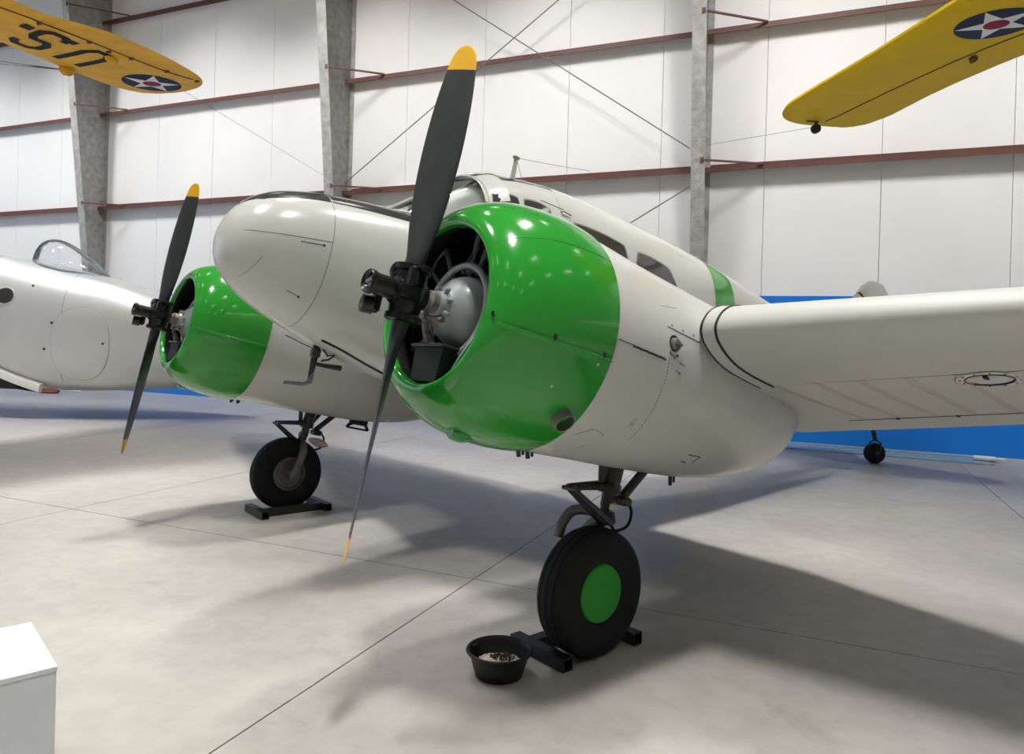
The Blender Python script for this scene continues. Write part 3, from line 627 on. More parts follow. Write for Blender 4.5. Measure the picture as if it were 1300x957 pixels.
    for dg in (-10.5, 190.5):
        for k in range(30): disc(b, cpt(s, -.165-.019*k, dg+1.1, .0), nrm(s, dg), .0028, .0018, 6); disc(b, cpt(s, -.175-.019*k, dg-1.6, .002), nrm(s, dg), .0028, .0018, 6)
    for k in range(150): disc(b, cpt(s, -.708, 2.4*k, .0), nrm(s, 2.4*k), .0026, .0016, 6)
    rv = sub('rivets', b, 'green', cw); rv['kind'] = 'stuff'
    for x, dg, mm in ((-.150, -7.5, 'seam'), (-.385, -9.4, 'seam'), (-.665, -9.8, 'seam'), (-.645, -15, 'stud'), (-.465, -30, 'stud')):
        b = MB(); n_ = nrm(s, dg); disc(b, cpt(s, x, dg), n_, .010 if mm == 'seam' else .007, .003, 10); 
        if mm == 'seam': disc(b, cpt(s, x-.002, dg-1.2, .001), n_, .006, .004, 8)
        sub('fastener', b, mm, cw)
    b = MB(); p = [cpt(s, -.465+.028*dx, -30+2.6*dy, .001) for dx, dy in ((-1, -1), (-1, 1), (1, 1), (1, -1))]; b.add(p, [(0, 1, 2, 3)]); sub('patch', b, 'green', cw)
    for dg in (-81, -99):                     # teardrop blisters under the lip (rocker clearance)
        if dg == -99 and s > 0: continue
        cc = cpt(s, -.385, -84 if s > 0 else dg+9, -.012); b = MB(); n_ = nrm(s, -84 if s > 0 else dg+9); tt = n_.cross(Vector((1, 0, 0))).normalized(); rr = []
        for k in range(1, 12):
            u = k/12; xx = .085-.19*u; w = .055*math.sin(PI*u**.75)**.8; h_ = .040*math.sin(PI*u**.75)**.9
            rr.append([cc+Vector((xx, 0, 0))+tt*w*math.cos(a)+n_*h_*math.sin(a) for a in [2*PI*q/20 for q in range(20)]])
        b.rings(rr); sub('blister', b, 'green', cw)
        if s < 0: break
    # exhaust stack low on the outboard rear of the cowl
    p = cpt(s, -.615, -43, -.03); d_ = (nrm(s, -40)+Vector((-.02, 0, 0))).normalized(); b = MB()
    b.revolve([(-.02, .052), (.055, .050), (.072, .048), (.072, .043), (.02, .041)], p, d_, 24); ex = part('exhaust_stack', b, 'steelworn', 30, 'stubby bare metal exhaust stack')
    b = MB(); b.revolve([(-.012, .060), (.012, .062), (.022, .055)], p, d_, 24); sub('exhaust_collar', b, 'dark', ex)
    b = MB(); b.revolve([(.02, .042), (.021, .002)], p, d_, 20); sub('exhaust_bore', b, 'dark', ex)
    # engine
    b = MB(); b.revolve([(-.135, .035), (-.14, .055), (-.165, .062), (-.17, .080), (-.185, .092), (-.20, .112), (-.225, .138), (-.26, .158), (-.30, .168), (-.34, .175), (-.52, .18)], c0, AX, 48, 0, cap0=True, cap1=True)
    en = part('engine', b, 'engine', 35, 'grey painted radial crankcase')
    b = MB(); b.revolve([(-.60, .54), (-.605, .01)], c0, AX, 48); sub('firewall', b, 'inside', en)
    b = MB(); b.revolve([(-.02, .03), (-.05, .042), (-.10, .042), (-.105, .05), (-.14, .05), (-.15, .04)], c0, AX, 28, cap0=True, cap1=True); sub('thrust_collar', b, 'rusty', en, label='rust-stained thrust collar')
    b = MB()
    for k in range(8):
        a = 2*PI*k/8+.2; disc(b, c0+Vector((-.172, .078*math.cos(a), .078*math.sin(a))), (1, 0, 0), .013, .02, 8); 
    for k in range(14):
        a = 2*PI*k/14; disc(b, c0+Vector((-.29, .19*math.cos(a), .19*math.sin(a))), (0, math.cos(a), math.sin(a)), .010, .018, 6)
    sub('case_bolts', b, 'engine', en)['kind'] = 'stuff'
    b = MB(); b.tube([c0+Vector((-.265, .212*math.cos(a), .212*math.sin(a))) for a in [2*PI*k/48 for k in range(49)]], .016, 10, caps=False); sub('ignition_ring', b, 'engine', en, label='grey tubular ignition harness ring')
    for k in range(7):
        a = 2*PI*k/7+PI/2; er = Vector((0, math.cos(a), math.sin(a))); et = Vector((0, -math.sin(a), math.cos(a))); o_ = c0+Vector((-.44, 0, 0))
        b = MB(); pr = [(.17, .075)]
        for q in range(9): r0 = .22+.028*q; pr += [(r0, .072), (r0, .098), (r0+.014, .098), (r0+.014, .072)]
        pr += [(.475, .09), (.51, .075), (.52, .03)]
        b.revolve(pr, o_, er, 20, cap0=True, cap1=True); sub('cylinder', b, 'fins', en, label='black finned cylinder')
        for q in (-1, 1):
            b = MB(); b.tube([c0+Vector((-.315, 0, 0))+er*.18+et*.03*q, c0+Vector((-.36, 0, 0))+er*.49+et*.07*q], .0125, 8); disc(b, c0+Vector((-.315, 0, 0))+er*.195+et*.03*q, er, .02, .03, 8); sub('pushrod_tube', b, 'engine', en, label='grey pushrod tube')
        b = MB(); b.tube([c0+Vector((-.265, 0, 0))+er*.212, c0+Vector((-.30, 0, 0))+er*.26+et*.03, c0+Vector((-.38, 0, 0))+er*.36+et*.06], .007, 6); sub('ignition_lead', b, 'engine', en)
        b = MB(); b.box(o_+Vector((.07, 0, 0))+er*.50, (.08, .15, .06), (Vector((1, 0, 0)), et, er), bev=.02); sub('rocker_box', b, 'engine' if k % 2 else 'fins', en)
    # oil cooler box and shelf under the crankcase
    b = MB(); ring = [(1.765-EY, -.195), (1.985-EY, -.185), (1.965-EY, -.345), (1.775-EY, -.345)]
    b.rings([[c0+Vector((x, y, z)) for y, z in ring] for x in (-.175, -.34)]); oc = sub('oil_cooler', b, 'inside', en, 30, 'black box-shaped oil cooler')
    b = MB(); b.box(c0+Vector((-.25, -.02, -.186)), (.19, .245, .016), bev=.004); sub('cooler_shelf', b, 'gear', en)
    b = MB(); b.tube([c0+Vector((-.15, -.055, -.03)), c0+Vector((-.155, -.06, -.10)), c0+Vector((-.19, -.05, -.17))], [.018, .016, .024], 8); b.box(c0+Vector((-.15, -.06, -.065)), (.05, .05, .04), bev=.008)
    b.tube([c0+Vector((-.15, -.06, -.06)), c0+Vector((-.16, .06, -.075))], .012, 8); sub('oil_line', b, 'rusty', en)
    b = MB(); b.tube(curve([c0+Vector((-.20, -.18, .10)), c0+Vector((-.17, -.16, .0)), c0+Vector((-.15, -.06, -.06))]), .008, 6); b.tube(curve([c0+Vector((-.27, .20, -.08)), c0+Vector((-.22, .15, -.24)), c0+Vector((-.26, .02, -.36))]), .009, 6); sub('oil_hose', b, 'engine', en)
    # propeller
    d0 = Vector((0, math.sin(pphi), math.cos(pphi))); tg = Vector((1, 0, 0)).cross(d0)   # tg: towards starboard when the blade is up
    def pp(x, t, z): return c0+Vector((x, 0, 0))+tg*t+d0*z
    b = MB(); rr = []
    for z, rx, rt in ((-.125, .062, .062), (-.12, .078, .078), (-.095, .078, .078), (-.09, .066, .066), (-.05, .070, .074), (0, .072, .078), (.05, .070, .074), (.09, .066, .066), (.095, .078, .078), (.12, .078, .078), (.125, .062, .062)):
        rr.append([pp(rx*math.cos(2*PI*k/28), rt*math.sin(2*PI*k/28), z) for k in range(28)])
    b.rings(rr); b.revolve([(-.03, .05), (-.075, .055), (-.075, .03)], c0, (1, 0, 0), 24, cap0=True); pr_ = part('propeller', b, 'hub', 30, 'black two-bladed propeller hub')
    b = MB(); b.revolve([(.05, .058), (.075, .058), (.08, .046), (.175, .046), (.18, .052), (.20, .052), (.205, .046), (.195, .034), (.185, .030)], c0, (1, 0, 0), 28, cap1=True); sub('hub_dome', b, 'hub', pr_)
    b = MB(); b.revolve([(.186, .029), (.19, .02)], c0, (1, 0, 0), 6, cap1=True); b.tube([pp(.19, -.02, .012), pp(.198, .012, -.004)], .008, 6); sub('dome_nut', b, 'steelworn', pr_)
    for q in (1, -1):
        b = MB(); t0 = .072*q; rr = []
        b.box(pp(.10 if q > 0 else .04, t0*1.0, -.062*q), (.035, .05, .10), (Vector((1, 0, 0)), tg, d0), bev=.012)
        b.revolve([(-.028, .034), (-.024, .040), (.024, .040), (.028, .034), (.028, .012), (.022, .010)], pp(.145, t0*.85, -.085) if q > 0 else pp(.045, .03, .085), (Vector((1, 0, 0))*.9+tg*.25*q), 20, cap0=True, cap1=True)
        sub('counterweight', b, 'hub', pr_)
        b = MB(); b.box(pp(.03, t0, .0), (.10, .03, .07), (Vector((1, 0, 0)), tg, d0), bev=.01)
        for z in (-.107, .107):
            b.box(pp(0, .088*q, z), (.05, .035, .028), (Vector((1, 0, 0)), tg, d0), bev=.006); b.tube([pp(.035, .09*q, z), pp(-.035, .09*q, z)], .009, 6)
        sub('clamp_lug', b, 'hub', pr_)
    TB = [(.09, .080, .080, 50), (.16, .090, .078, 48), (.23, .112, .062, 45), (.32, .140, .048, 41), (.45, .168, .036, 37), (.60, .186, .028, 33.5), (.75, .188, .023, 31), (.88, .178, .018, 29), (1.0, .155, .013, 28), (1.08, .130, .010, 27), (1.125, .100, .008, 27), (1.148, .06, .006, 27), (1.155, .02, .004, 27)]
    for q in (1, -1):
        b = MB(); rr = []; nn = 20; zs = []
        for k in range(41):
            r_ = .09+(1.155-.09)*(1-(1-k/40)**1.35); zs.append(r_)
        zs = sorted(zs+[1.035, 1.036])
        for r_ in zs:
            ch, th, be = [smooth_interp([t[0] for t in TB], [t[i] for t in TB], r_) for i in (1, 2, 3)]
            be = R(be); rd = max(0, 1-(r_-.09)/.2)
            cdir = (tg*q*math.cos(be)+Vector((1, 0, 0))*math.sin(be)); ndir = (Vector((1, 0, 0))*math.cos(be)-tg*q*math.sin(be))
            row = []
            for i in range(nn):
                a = 2*PI*i/nn; cc = math.cos(a); ss = math.sin(a)
                th_ = ss if ss > 0 else ss*lerp(.35, 1, rd)
                row.append(pp(0, 0, 0)+d0*q*r_+cdir*(ch/2*cc+ch*.0)+ndir*(th/2*th_*lerp(1-.35*cc*0, 1, rd)))
            rr.append(row)
        b.rings(rr)
        # faces past the paint line belong to the tip
        nf = 0
        for i in range(len(zs)-1):
            for _ in range(nn):
                if zs[i] >= 1.0359: b.m[nf] = 1
                nf += 1
        b.m[-1] = 1
        sub('blade', b, ['blade', 'tipyellow'], pr_, 50, 'dark grey blade with a yellow tip')
    # main landing gear
    TR = .33
    wp_ = to_world((-1.43, s*EY*1.02, -1.2)); wp_.z = TR; wl = to_local(wp_); wx, wy, wz = wl
    up = AR.transposed() @ Vector((0, 0, 1)); fw = (Vector((1, 0, 0))-up*up.x).normalized()
    sy = wy
    def G(f_, y_, h_): return Vector((wx, sy, wz))+fw*f_+Vector((0, s*y_, 0))+up*h_   # forward, outboard, up from the axle
    topz = G(-.02, -.02, .0)
    b = MB(); T0 = Vector((-1.52, s*EY, -.42)); T1 = Vector((-1.49, s*EY, -.66)); T2 = Vector((-1.487, s*EY, -.75)); T3 = Vector((-1.482, sy, -.845))
    b.tube([T0, T1], .052, 16); b.tube([T1+Vector((0, 0, .02)), T1+Vector((0, 0, -.03))], .062, 16); b.tube([T1, T2, T3], [.036, .036, .04], 14)
    gs = part('gear_strut', b, 'gear')
    b = MB(); kn = Vector((-1.195, s*EY, -.70))
    for q in (-1, 1):
        b.tube([T1+Vector((.03, .045*q, .01)), kn+Vector((0, .03*q, .01))], [.020, .014], 8); b.tube([kn+Vector((0, .022*q, 0)), T3+Vector((.02, .04*q, 0))], [.014, .019], 8)
    b.tube([kn+Vector((0, -.06, 0)), kn+Vector((0, .06, 0))], .012, 8); sub('torque_link', b, 'gear', gs)
    b = MB(); b.tube([Vector((-1.80, s*EY+.03, -.45)), Vector((-1.57, s*EY+.03, -.70))], .026, 10); b.tube([Vector((-1.68, s*EY-.05, -.45)), Vector((-1.52, s*EY-.05, -.70))], .018, 10); b.tube([Vector((-1.38, s*EY, -.45)), Vector((-1.42, s*EY, -.64))], .02, 8)
    b.box(Vector((-1.60, s*EY, -.72)), (.09, .10, .05), bev=.012); sub('side_brace', b, 'gear', gs)
    b = MB(); yi = -.155
    q0 = T3+Vector((0, 0, .03)); q1 = G(0, yi, -.02); pth = curve([q0, q0.lerp(q1, .12)+Vector((0, s*yi*.45, .0)), q0.lerp(q1, .30)+Vector((0, s*yi*.62, 0)), q0.lerp(q1, .6)+Vector((0, s*yi*.4, 0)), q1]); b.tube(pth, .036, 12)
    if s > 0: b.tube(curve([T3+Vector((.01, 0, .01)), T3+Vector((.07, s*yi*.45, .045)), T3+Vector((.135, s*yi*.9, .03)), T3+Vector((.185, s*yi, -.04)), T3+Vector((.20, s*yi, -.12))]), .028, 12)
    b.tube([G(0, yi-.035, 0), G(0, yi+.02, 0)], .05, 14); b.tube([G(0, yi, 0), G(0, .02, 0)], .03, 10); sub('fork_arm', b, 'rim', gs, label='bare grey single-sided fork arm')
    b = MB(); b.tube(curve([T1+Vector((-.06, 0, -.05)), T1+Vector((-.15, 0, -.055)), T1+Vector((-.20, .01, -.11)), T1+Vector((-.185, .01, -.19)), T1+Vector((-.10, 0, -.225)), T3+Vector((-.02, 0, 0))]), .0085, 8)
    sub('brake_hose', b, 'rubber', gs)
    b = MB(); b.box(T1+Vector((.01, s*.055, -.10)), (.05, .03, .05), bev=.01); sub('brass_fitting', b, 'stud', gs)
    TP = [(-.075, .155), (-.083, .175), (-.098, .215), (-.102, .255), (-.095, .29), (-.078, .312), (-.052, .324), (-.050, .3205), (-.044, .3205), (-.042, .326), (-.004, .330), (-.003, .3255), (.003, .3255), (.004, .330), (.042, .326), (.044, .3205), (.050, .3205), (.052, .324), (.078, .312), (.095, .29), (.102, .255), (.098, .215), (.083, .175), (.075, .155)]
    b = MB(); b.revolve(TP, (wx, sy, wz), (0, 1, 0), 72); ty = sub('tyre', b, 'rubber', gs, 25, 'black grooved tyre')
    b = MB(); b.revolve([(-.068, .158), (-.078, .150), (-.080, .135), (-.06, .125), (-.055, .10), (-.07, .085), (-.07, .04), (-.085, .03)], (wx, sy, wz), (0, s, 0), 48, cap1=True); b.tube([(wx, sy-.06, wz), (wx, sy+.06, wz)], .14, 32); sub('wheel_rim', b, 'rim', gs)
    b = MB(); b.revolve([(.068, .152), (.080, .147), (.084, .140), (.086, .10), (.087, .004)], (wx, sy, wz), (0, s, 0), 48, cap1=True); sub('hub_cover', b, 'greenflat', gs, label='flat round green hub cover')
    if s < 0:
        b = MB(); b.revolve([(0, .012), (.04, .03), (.10, .042), (.16, .03), (.20, .006)], T1+Vector((-.04, .03, -.13)), Vector((-1, .1, -.18)), 12, cap0=True, cap1=True); sub('tied_rag', b, 'cloth', gs, label='pale pinkish rag tied to the strut')
    return wp_
w_port = build_engine(1, .044)
w_star = build_engine(-1, .023)

# ------------------------------------------------------------------ wheel stands on the floor
FH = Vector((AF.x, AF.y, 0)).normalized(); LH = Vector((AL.x, AL.y, 0)).normalized(); ZU = Vector((0, 0, 1))
def chock(w, s, lab, f0, f1):
    c = Vector((w.x, w.y, 0)); root = empty('wheel_chock', c); tag(root, lab, 'chock', 'steel wheel chocks')
    q = .065
    def hollow(p, e, up):                    # open-ended square steel tube
        b = MB(); d = (e-p).normalized(); n = up.cross(d); h = q/2
        ro = [n*h*i+up*h*j for i, j in ((-1, -1), (1, -1), (1, 1), (-1, 1))]; ri = [v*.82 for v in ro]
        rr = [[p+v for v in ri], [p+v for v in ro], [e+v for v in ro], [e+v for v in ri]]
        b.rings(rr, True, False, False); b.rings([[p+v for v in ri], [e+v for v in ri]], True, False, False); return b
    for f_ in (f0, f1):
        obj('cross_tube', hollow(FH*f_-LH*.31*s+ZU*.034, FH*f_+LH*.09*s+ZU*.034, ZU), 'chock', root, sharp=30)
    obj('side_tube', hollow(FH*(f0-.034)-LH*.20*s+ZU*.034, FH*(f1+.034)-LH*.20*s+ZU*.034, ZU), 'chock', root, sharp=30)
chock(w_port, 1, 'black square-tube wheel chock at the tyre with the green hub cover', .245, -.285)
chock(w_star, -1, 'black square-tube wheel chock under the tyre with the bare grey wheel rim', .31, -.28)

# ------------------------------------------------------------------ rubber pan with oil absorbent
pc = Vector((-1.405, 3.235, 0)); pan = empty('drip_pan', pc); tag(pan, 'black rubber drip pan on the floor beside the green-hubbed wheel', 'pan')
b = MB(); b.revolve([(.0, .108), (.004, .116), (.06, .132), (.105, .146), (.112, .158), (.119, .164), (.126, .161), (.128, .153), (.121, .146), (.10, .140), (.03, .122), (.024, .11), (.024, .001)], (0, 0, 0), (0, 0, 1), 56, cap0=True); obj('bowl', b, 'bowl', pan, sharp=50)
b = MB(); b.box((-.155, .03, .108), (.04, .07, .016), bev=.005); obj('grip', b, 'bowl', pan)
b = MB(); rnd = random.Random(3)
b.revolve([(.032, .119), (.052, .116), (.064, .07), (.066, .002)], (0, 0, 0), (0, 0, 1), 32, 0)
for k in range(420):
    r_ = .115*math.sqrt(rnd.random()); a = rnd.random()*2*PI; x, y = r_*math.cos(a), r_*math.sin(a); sz = .004+.004*rnd.random()
    dk = 1 if math.hypot(x+.0, y-.035)+.012*rnd.random() < .06 else 0
    b.box((x, y, (.064-.10*r_)+sz*.3+(.012*dk)), (sz, sz, sz), (Vector((math.cos(a), math.sin(a), 0)), Vector((-math.sin(a), math.cos(a), 0)), ZU), dk)
gr = obj('absorbent_granules', b, ['grit', 'oil'], None, tuple(pc), 30); tag(gr, 'pale absorbent granules with an oily dark patch inside the black pan', 'granules'); gr['kind'] = 'stuff'

# white display plinth
p1, p2 = ground(40, 789, .45), ground(73, 845, .45); e1 = (p2-p1); L1 = e1.length; e1.normalize(); e2 = Vector((e1.y, -e1.x, 0))
if e2.dot(Vector((-1, -1, 0))) < 0: e2 = -e2
c = (p1+p2)/2+e2*.45; pl = empty('display_plinth', (c.x, c.y, 0)); tag(pl, 'plain white box-shaped display plinth standing on the floor', 'plinth')
b = MB(); b.box((0, 0, .215), (L1-.004, .896, .43), (e1, e2, ZU)); obj('carcass', b, 'plinth', pl)
b = MB(); b.box((0, 0, .44), (L1, .90, .02), (e1, e2, ZU), bev=.002); obj('top_panel', b, 'plinth', pl)

# ------------------------------------------------------------------ metal track lying at the foot of the blue wall
a = ground(960, 566); e = ground(1262, 591); a = Vector((a.x-1.2, a.y+(a.y-e.y)*.35, 0)); d = (e-a); L1 = d.length; d.normalize(); n = ZU.cross(d)
tr = empty('floor_track', (a+e)/2); tag(tr, 'long pale metal track lying on the floor along the blue wall', 'track')
b = MB(); b.box((0, 0, .012), (L1, .05, .024), (d, n, ZU), bev=.004); obj('rail', b, 'track', tr)
b = MB(); b.box(n*.30+ZU*.008, (L1, .55, .012), (d, n, ZU)); obj('tread_sheet', b, 'track', tr)
b = MB(); b.box(n*.58+ZU*.02, (L1, .03, .04), (d, n, ZU), bev=.004); obj('rail', b, 'track', tr)
b = MB(); b.box(d*(L1/2-.06)+n*.36+ZU*.05, (.30, .14, .06), (d, n, ZU), bev=.015); b.box(d*(L1/2+.1)+n*.38+ZU*.05, (.2, .06, .03), (d, n, ZU), bev=.008); obj('end_bracket', b, 'plinth', tr)

# ------------------------------------------------------------------ silver airplane behind the far engine
sd = Vector((cr.x, cr.y, 0)).normalized(); sn = Vector((sd.y, -sd.x, 0))          # along its body (nose to the right), towards the camera
if sn.dot(-Vector((cf.x, cf.y, 0))) < 0: sn = -sn
sp0 = CAMPOS+ray(160, 430)*13.5; sp0.z = 0
def S(px, py): return on_plane(px, py, sp0, sn)
def spx(px): q = S(px, 430); return (q-sp0).dot(sd)
def sz(px, py): return S(px, py).z
silver = empty('silver_airplane', sp0); tag(silver, 'silver airplane with a clear bubble dome and round portholes behind the far propeller', 'airplane')
SS = []
for px, pt, pb, hw in ((-330, 322, 400, .62), (-200, 317, 408, .80), (-90, 318, 428, .90), (0, 322, 458, .95), (60, 333, 482, .97), (92, 341, 492, .96), (125, 349, 494, .95), (160, 358, 494, .90), (205, 372, 494, .80), (250, 388, 490, .65), (285, 405, 484, .48), (310, 422, 474, .27), (322, 440, 458, .06)):
    SS.append((spx(px), sz(px, pt), sz(px, pb), hw, 2.5, 4.5 if px < 200 else 3.0))
def s_pt(s_, th, off=0.0):
    y, z = sec_pt(station(SS, s_), th, off); return sd*s_+sn*y+ZU*z
def s_y(s_, z, off=0):
    zt, zb, hw, n1, n2 = station(SS, s_); zc = (zt+zb)/2; u = min(1, abs(z-zc)/((zt-zb)/2)); n = n1 if z >= zc else n2; return hw*max(0, 1-u**n)**(1/n)+off
sl = [lerp(SS[0][0], SS[-1][0], k/60) for k in range(61)]
b = MB(); b.rings([[s_pt(x, 2*PI*k/56) for k in range(56)] for x in sl]); sb = obj('body', b, 'silver', silver)
b = MB(); rr = [[Vector(sd*x+sn*(s_y(x, z, .012)*q+(.0))+ZU*z) for q in (1,)] for x, z in ()]
# pale chine strip sweeping up and the darker hull panel below it
ch = [(S(px, py)) for px, py in ((90, 491), (60, 480), (30, 468), (0, 456), (-60, 432), (-150, 400))]
rr = []
for q in ch:
    s_ = (q-sp0).dot(sd); zz = q.z; rr.append([sd*s_+sn*(station(SS, s_)[2]*.93+.01+o_)+ZU*(zz+dz) for o_, dz in ((-.10, .13), (.0, .09), (.02, 0), (.02, -.04), (-.06, -.05))])
b = MB(); b.rings(rr); obj('chine_strip', b, 'silver_white', silver, label='white strip along the hull edge')
hs = 6
for i in range(hs):                           # lapped dark hull planks under the strip
    rr = []
    for q in ch:
        s_ = (q-sp0).dot(sd); zb = sz(92, 491); z1 = q.z-.05; z0 = min(z1-.01, zb); za, ze = lerp(z0, z1, i/hs), lerp(z0, z1, (i+1)/hs)
        yy = station(SS, s_)[2]*.93
        rr.append([sd*s_+sn*(yy-.10+.012*(i+1))+ZU*za, sd*s_+sn*(yy-.10+.012*i)+ZU*ze])
    b = MB(); b.rings(rr, False, False, False); obj('hull_plank', b, 'hull', silver, sharp=20)
def on_body(cs, cz, rx, rz, off, pw, nm, m, lab=None, ring=None):   # rounded plate lying on the skin
    b = MB(); rr = []
    prof_ = ring or ((1.0, -.004), (1.0, off), (.97, off+.003), (.6, off+.003), (.25, off+.003), (.02, off+.003))
    for rad, of in prof_:
        row = []
        for k in range(48):
            a = 2*PI*k/48; u = math.copysign(abs(math.cos(a))**pw, math.cos(a)); w = math.copysign(abs(math.sin(a))**pw, math.sin(a))
            x = cs+rx*rad*u; z = cz+rz*rad*w; row.append(sd*x+sn*s_y(x, z, of)+ZU*z)
        rr.append(row)
    b.rings(rr, True, False, ring is None); return obj(nm, b, m, silver, label=lab)
for px, py in ((51, 379), (-3, 366), (-58, 353)):
    q = S(px, py); x = (q-sp0).dot(sd)
    on_body(x, q.z, .165, .150, .012, 1, 'porthole_frame', 'silver', ring=((1.0, -.004), (1.0, .012), (.93, .014), (.90, .004)))
    on_body(x, q.z, .150, .136, .006, 1, 'porthole', 'cabinglass', 'small round dark porthole')
q = S(139, 436); x = (q-sp0).dot(sd)
on_body(x, q.z, .48, .63, .012, .86, 'oval_panel', 'silver', 'raised oval access panel')
on_body(x, q.z, .490, .640, 0, .86, 'panel_edge', 'hazeseam', ring=((1.0, -.004), (1.0, .006), (.965, .006), (.96, -.004)))
b = MB()
for px, py in ((165, 436), (80, 367), (107, 411), (98, 442)):
    q = S(px, py); x = (q-sp0).dot(sd); disc(b, sd*x+sn*s_y(x, q.z, .012 if px == 165 else 0)+ZU*q.z, sn, .022, .008, 10)
obj('dark_fasteners', b, 'seam', silver)['kind'] = 'stuff'
for px in (117, 20):
    b = MB(); x = spx(px); b.tube([s_pt(x, R(t)) for t in range(-40, 80, 6)], .004, 5); obj('panel_line', b, 'softseam', silver)
# bubble dome: long teardrop of clear plastic with a base ring
da, db = spx(44), spx(144); b = MB(); rr = []
for i in range(0, 17):
    u = i/16; x = lerp(da, db, u); zt = station(SS, x)[0]; h_ = .62*(math.sin(PI*min(1, u**.62))**.75)*(1-.18*u); w = .50*math.sin(PI*u**.75)**.6+.002; base_z = zt-.12
    rr.append([sd*x+sn*w*math.cos(a)+ZU*(base_z+max(.002, h_)*math.sin(a)) for a in [PI*k/20 for k in range(21)]])
b.rings(rr, False, False, False); obj('bubble_dome', b, 'dome', silver, label='clear plastic bubble dome')
b = MB(); b.tube([r_[0]+ZU*.015 for r_ in rr]+[r_[-1]+ZU*.015 for r_ in reversed(rr)], .014, 6); obj('dome_frame', b, 'silver', silver)
# rest of it, outside the picture: tail cone, low wing and wheels it stands on
b = MB(); x = SS[0][0]; st = station(SS, x)
b.rings([[sd*(x-3.2*t)+sn*y*(1-.8*t)+ZU*(lerp(z, 2.0+.35*(z-1.6), t)) for y, z in [sec_pt(st, 2*PI*k/40) for k in range(40)]] for t in (0, .3, .6, .85, 1)]); obj('tail_cone', b, 'silver', silver)
wr = x+.6
b = MB()
for q in (1, -1): b.rings([[sd*(wr+c_*ch_-.03*abs(yy))+sn*yy*q+ZU*(1.15+.05*abs(yy)+z_*ch_) for c_, z_ in ((0.5, 0), (.3, .06), (-.1, .05), (-.5, 0), (-.1, -.03), (.3, -.05))] for yy, ch_ in ((.3, 1.7), (2.2, 1.3), (3.6, 1.0), (3.7, .4))])
obj('wing', b, 'silver', silver)
for q in (1, -1):
    b = MB(); c = sd*(wr+.3)+sn*.95*q; b.tube([c+ZU*1.2, c+ZU*.35], .05, 10); b.revolve([(-.08, .15), (-.1, .28), (-.06, .34), (.06, .34), (.1, .28), (.08, .15)], c+ZU*.34, sn, 32, cap0=True, cap1=True); obj('wheel', b, 'rubber', silver)
# red chock on the floor beyond it
q = ground(63, 499); cc = empty('wooden_chock', q); tag(cc, 'small faded red block chock on the floor under the silver airplane', 'chock')
b = MB(); b.box((0, 0, .08), (.40, .22, .16), (sd, sn, ZU), bev=.03); obj('red_block', b, 'chockred', cc)
b = MB(); b.box(sd*-.24+ZU*.12, (.07, .2, .24), (sd, sn, ZU), bev=.02); obj('white_end', b, 'silver_white', cc)
b = MB(); b.tube([sd*.2+ZU*.10, sd*.75+ZU*.06], .02, 8); obj('pull_rope', b, 'silver_white', cc)

# ------------------------------------------------------------------ hanging yellow wings
def star_pts(r, ri, n=5, a0=0.0):
    return [(math.cos(a0+PI*k/n)*(r if k % 2 == 0 else ri), math.sin(a0+PI*k/n)*(r if k % 2 == 0 else ri)) for k in range(2*n)]
def roundel(par, c, u, v, n, r, a0):
    def flat(poly, off, nm, m):
        b = MB(); b.prism([c+u*x+v*y+n*off for x, y in poly], n*.0015); return obj(nm, b, m, par, sharp=20)
    flat([(r*math.cos(2*PI*k/48), r*math.sin(2*PI*k/48)) for k in range(48)], .001, 'roundel_disc', 'navy')
    flat(star_pts(r*.97, r*.375, 5, a0), .0026, 'roundel_star', 'white')
    flat([(r*.30*math.cos(2*PI*k/32), r*.30*math.sin(2*PI*k/32)) for k in range(32)], .0042, 'roundel_centre', 'maroon')
def yellow_wing(name, lab, H, tipc, span_dir, le_dir, chord, span, taper, mname, tip_shape, hinge):
    # tipc: tip reference on the leading/trailing mid line; span_dir from tip to root; le_dir towards the leading edge (all horizontal)
    root = empty(name, tipc+span_dir*span+ZU*(-.0)); tag(root, lab, 'airplane')
    o_ = -span_dir*span                       # tip in root coordinates
    def P(d, u, z): return o_+span_dir*d+le_dir*u+ZU*z       # d from tip inwards, u from centre line (+ leading edge)
    rr = []
    ds = hinge
    for d in ds:
        lu, tu = tip_shape(d); c = lu-tu; row = []
        th = .13*c*min(1, .25+d*1.2)
        for q in range(24):
            a = 2*PI*q/24; xx = (1-math.cos(a))/2; prof = (2.6*math.sqrt(max(0, xx))*(1-xx)+.05*math.sin(PI*xx)) * .5
            z = (prof if a <= PI else -prof*.28)*th*1.4
            row.append(P(d, lu-c*xx, z))
        rr.append(row)
    b = MB(); b.rings(rr); wg = obj('wing', b, mname, root, sharp=45)
    return root, P
# left-hand wing with U.S. lettering: leading edge towards -X, tip towards +Y
H1 = 5.3; k1 = (H1-CAMH)/(6.0-CAMH)
tip = ground(257, 106, H1); sdir = Vector((-.02, -1, 0)).normalized(); ldir = Vector((-1, 0.02, 0)).normalized()
def uv1(px, py):
    q = ground(px, py, H1)-tip0; return q.dot(sdir), q.dot(ldir)
tip0 = ground(257.5, 105, H1)+sdir*0.0+ldir*.45
def outline(uv, px):                          # chord limits of a measured wing outline at any distance from its tip
    pts = [uv(*p) for p in px]; dmin = min(q[0] for q in pts)
    def shp(d):
        d = d+dmin+1e-4; us = []
        for (d0, u0), (d1, u1) in zip(pts, pts[1:]):
            if min(d0, d1) <= d <= max(d0, d1) and d0 != d1: us.append(lerp(u0, u1, (d-d0)/(d1-d0)))
        if len(us) < 2: us = [pts[0][1], pts[-1][1]]
        return max(us), min(us)
    return shp, dmin
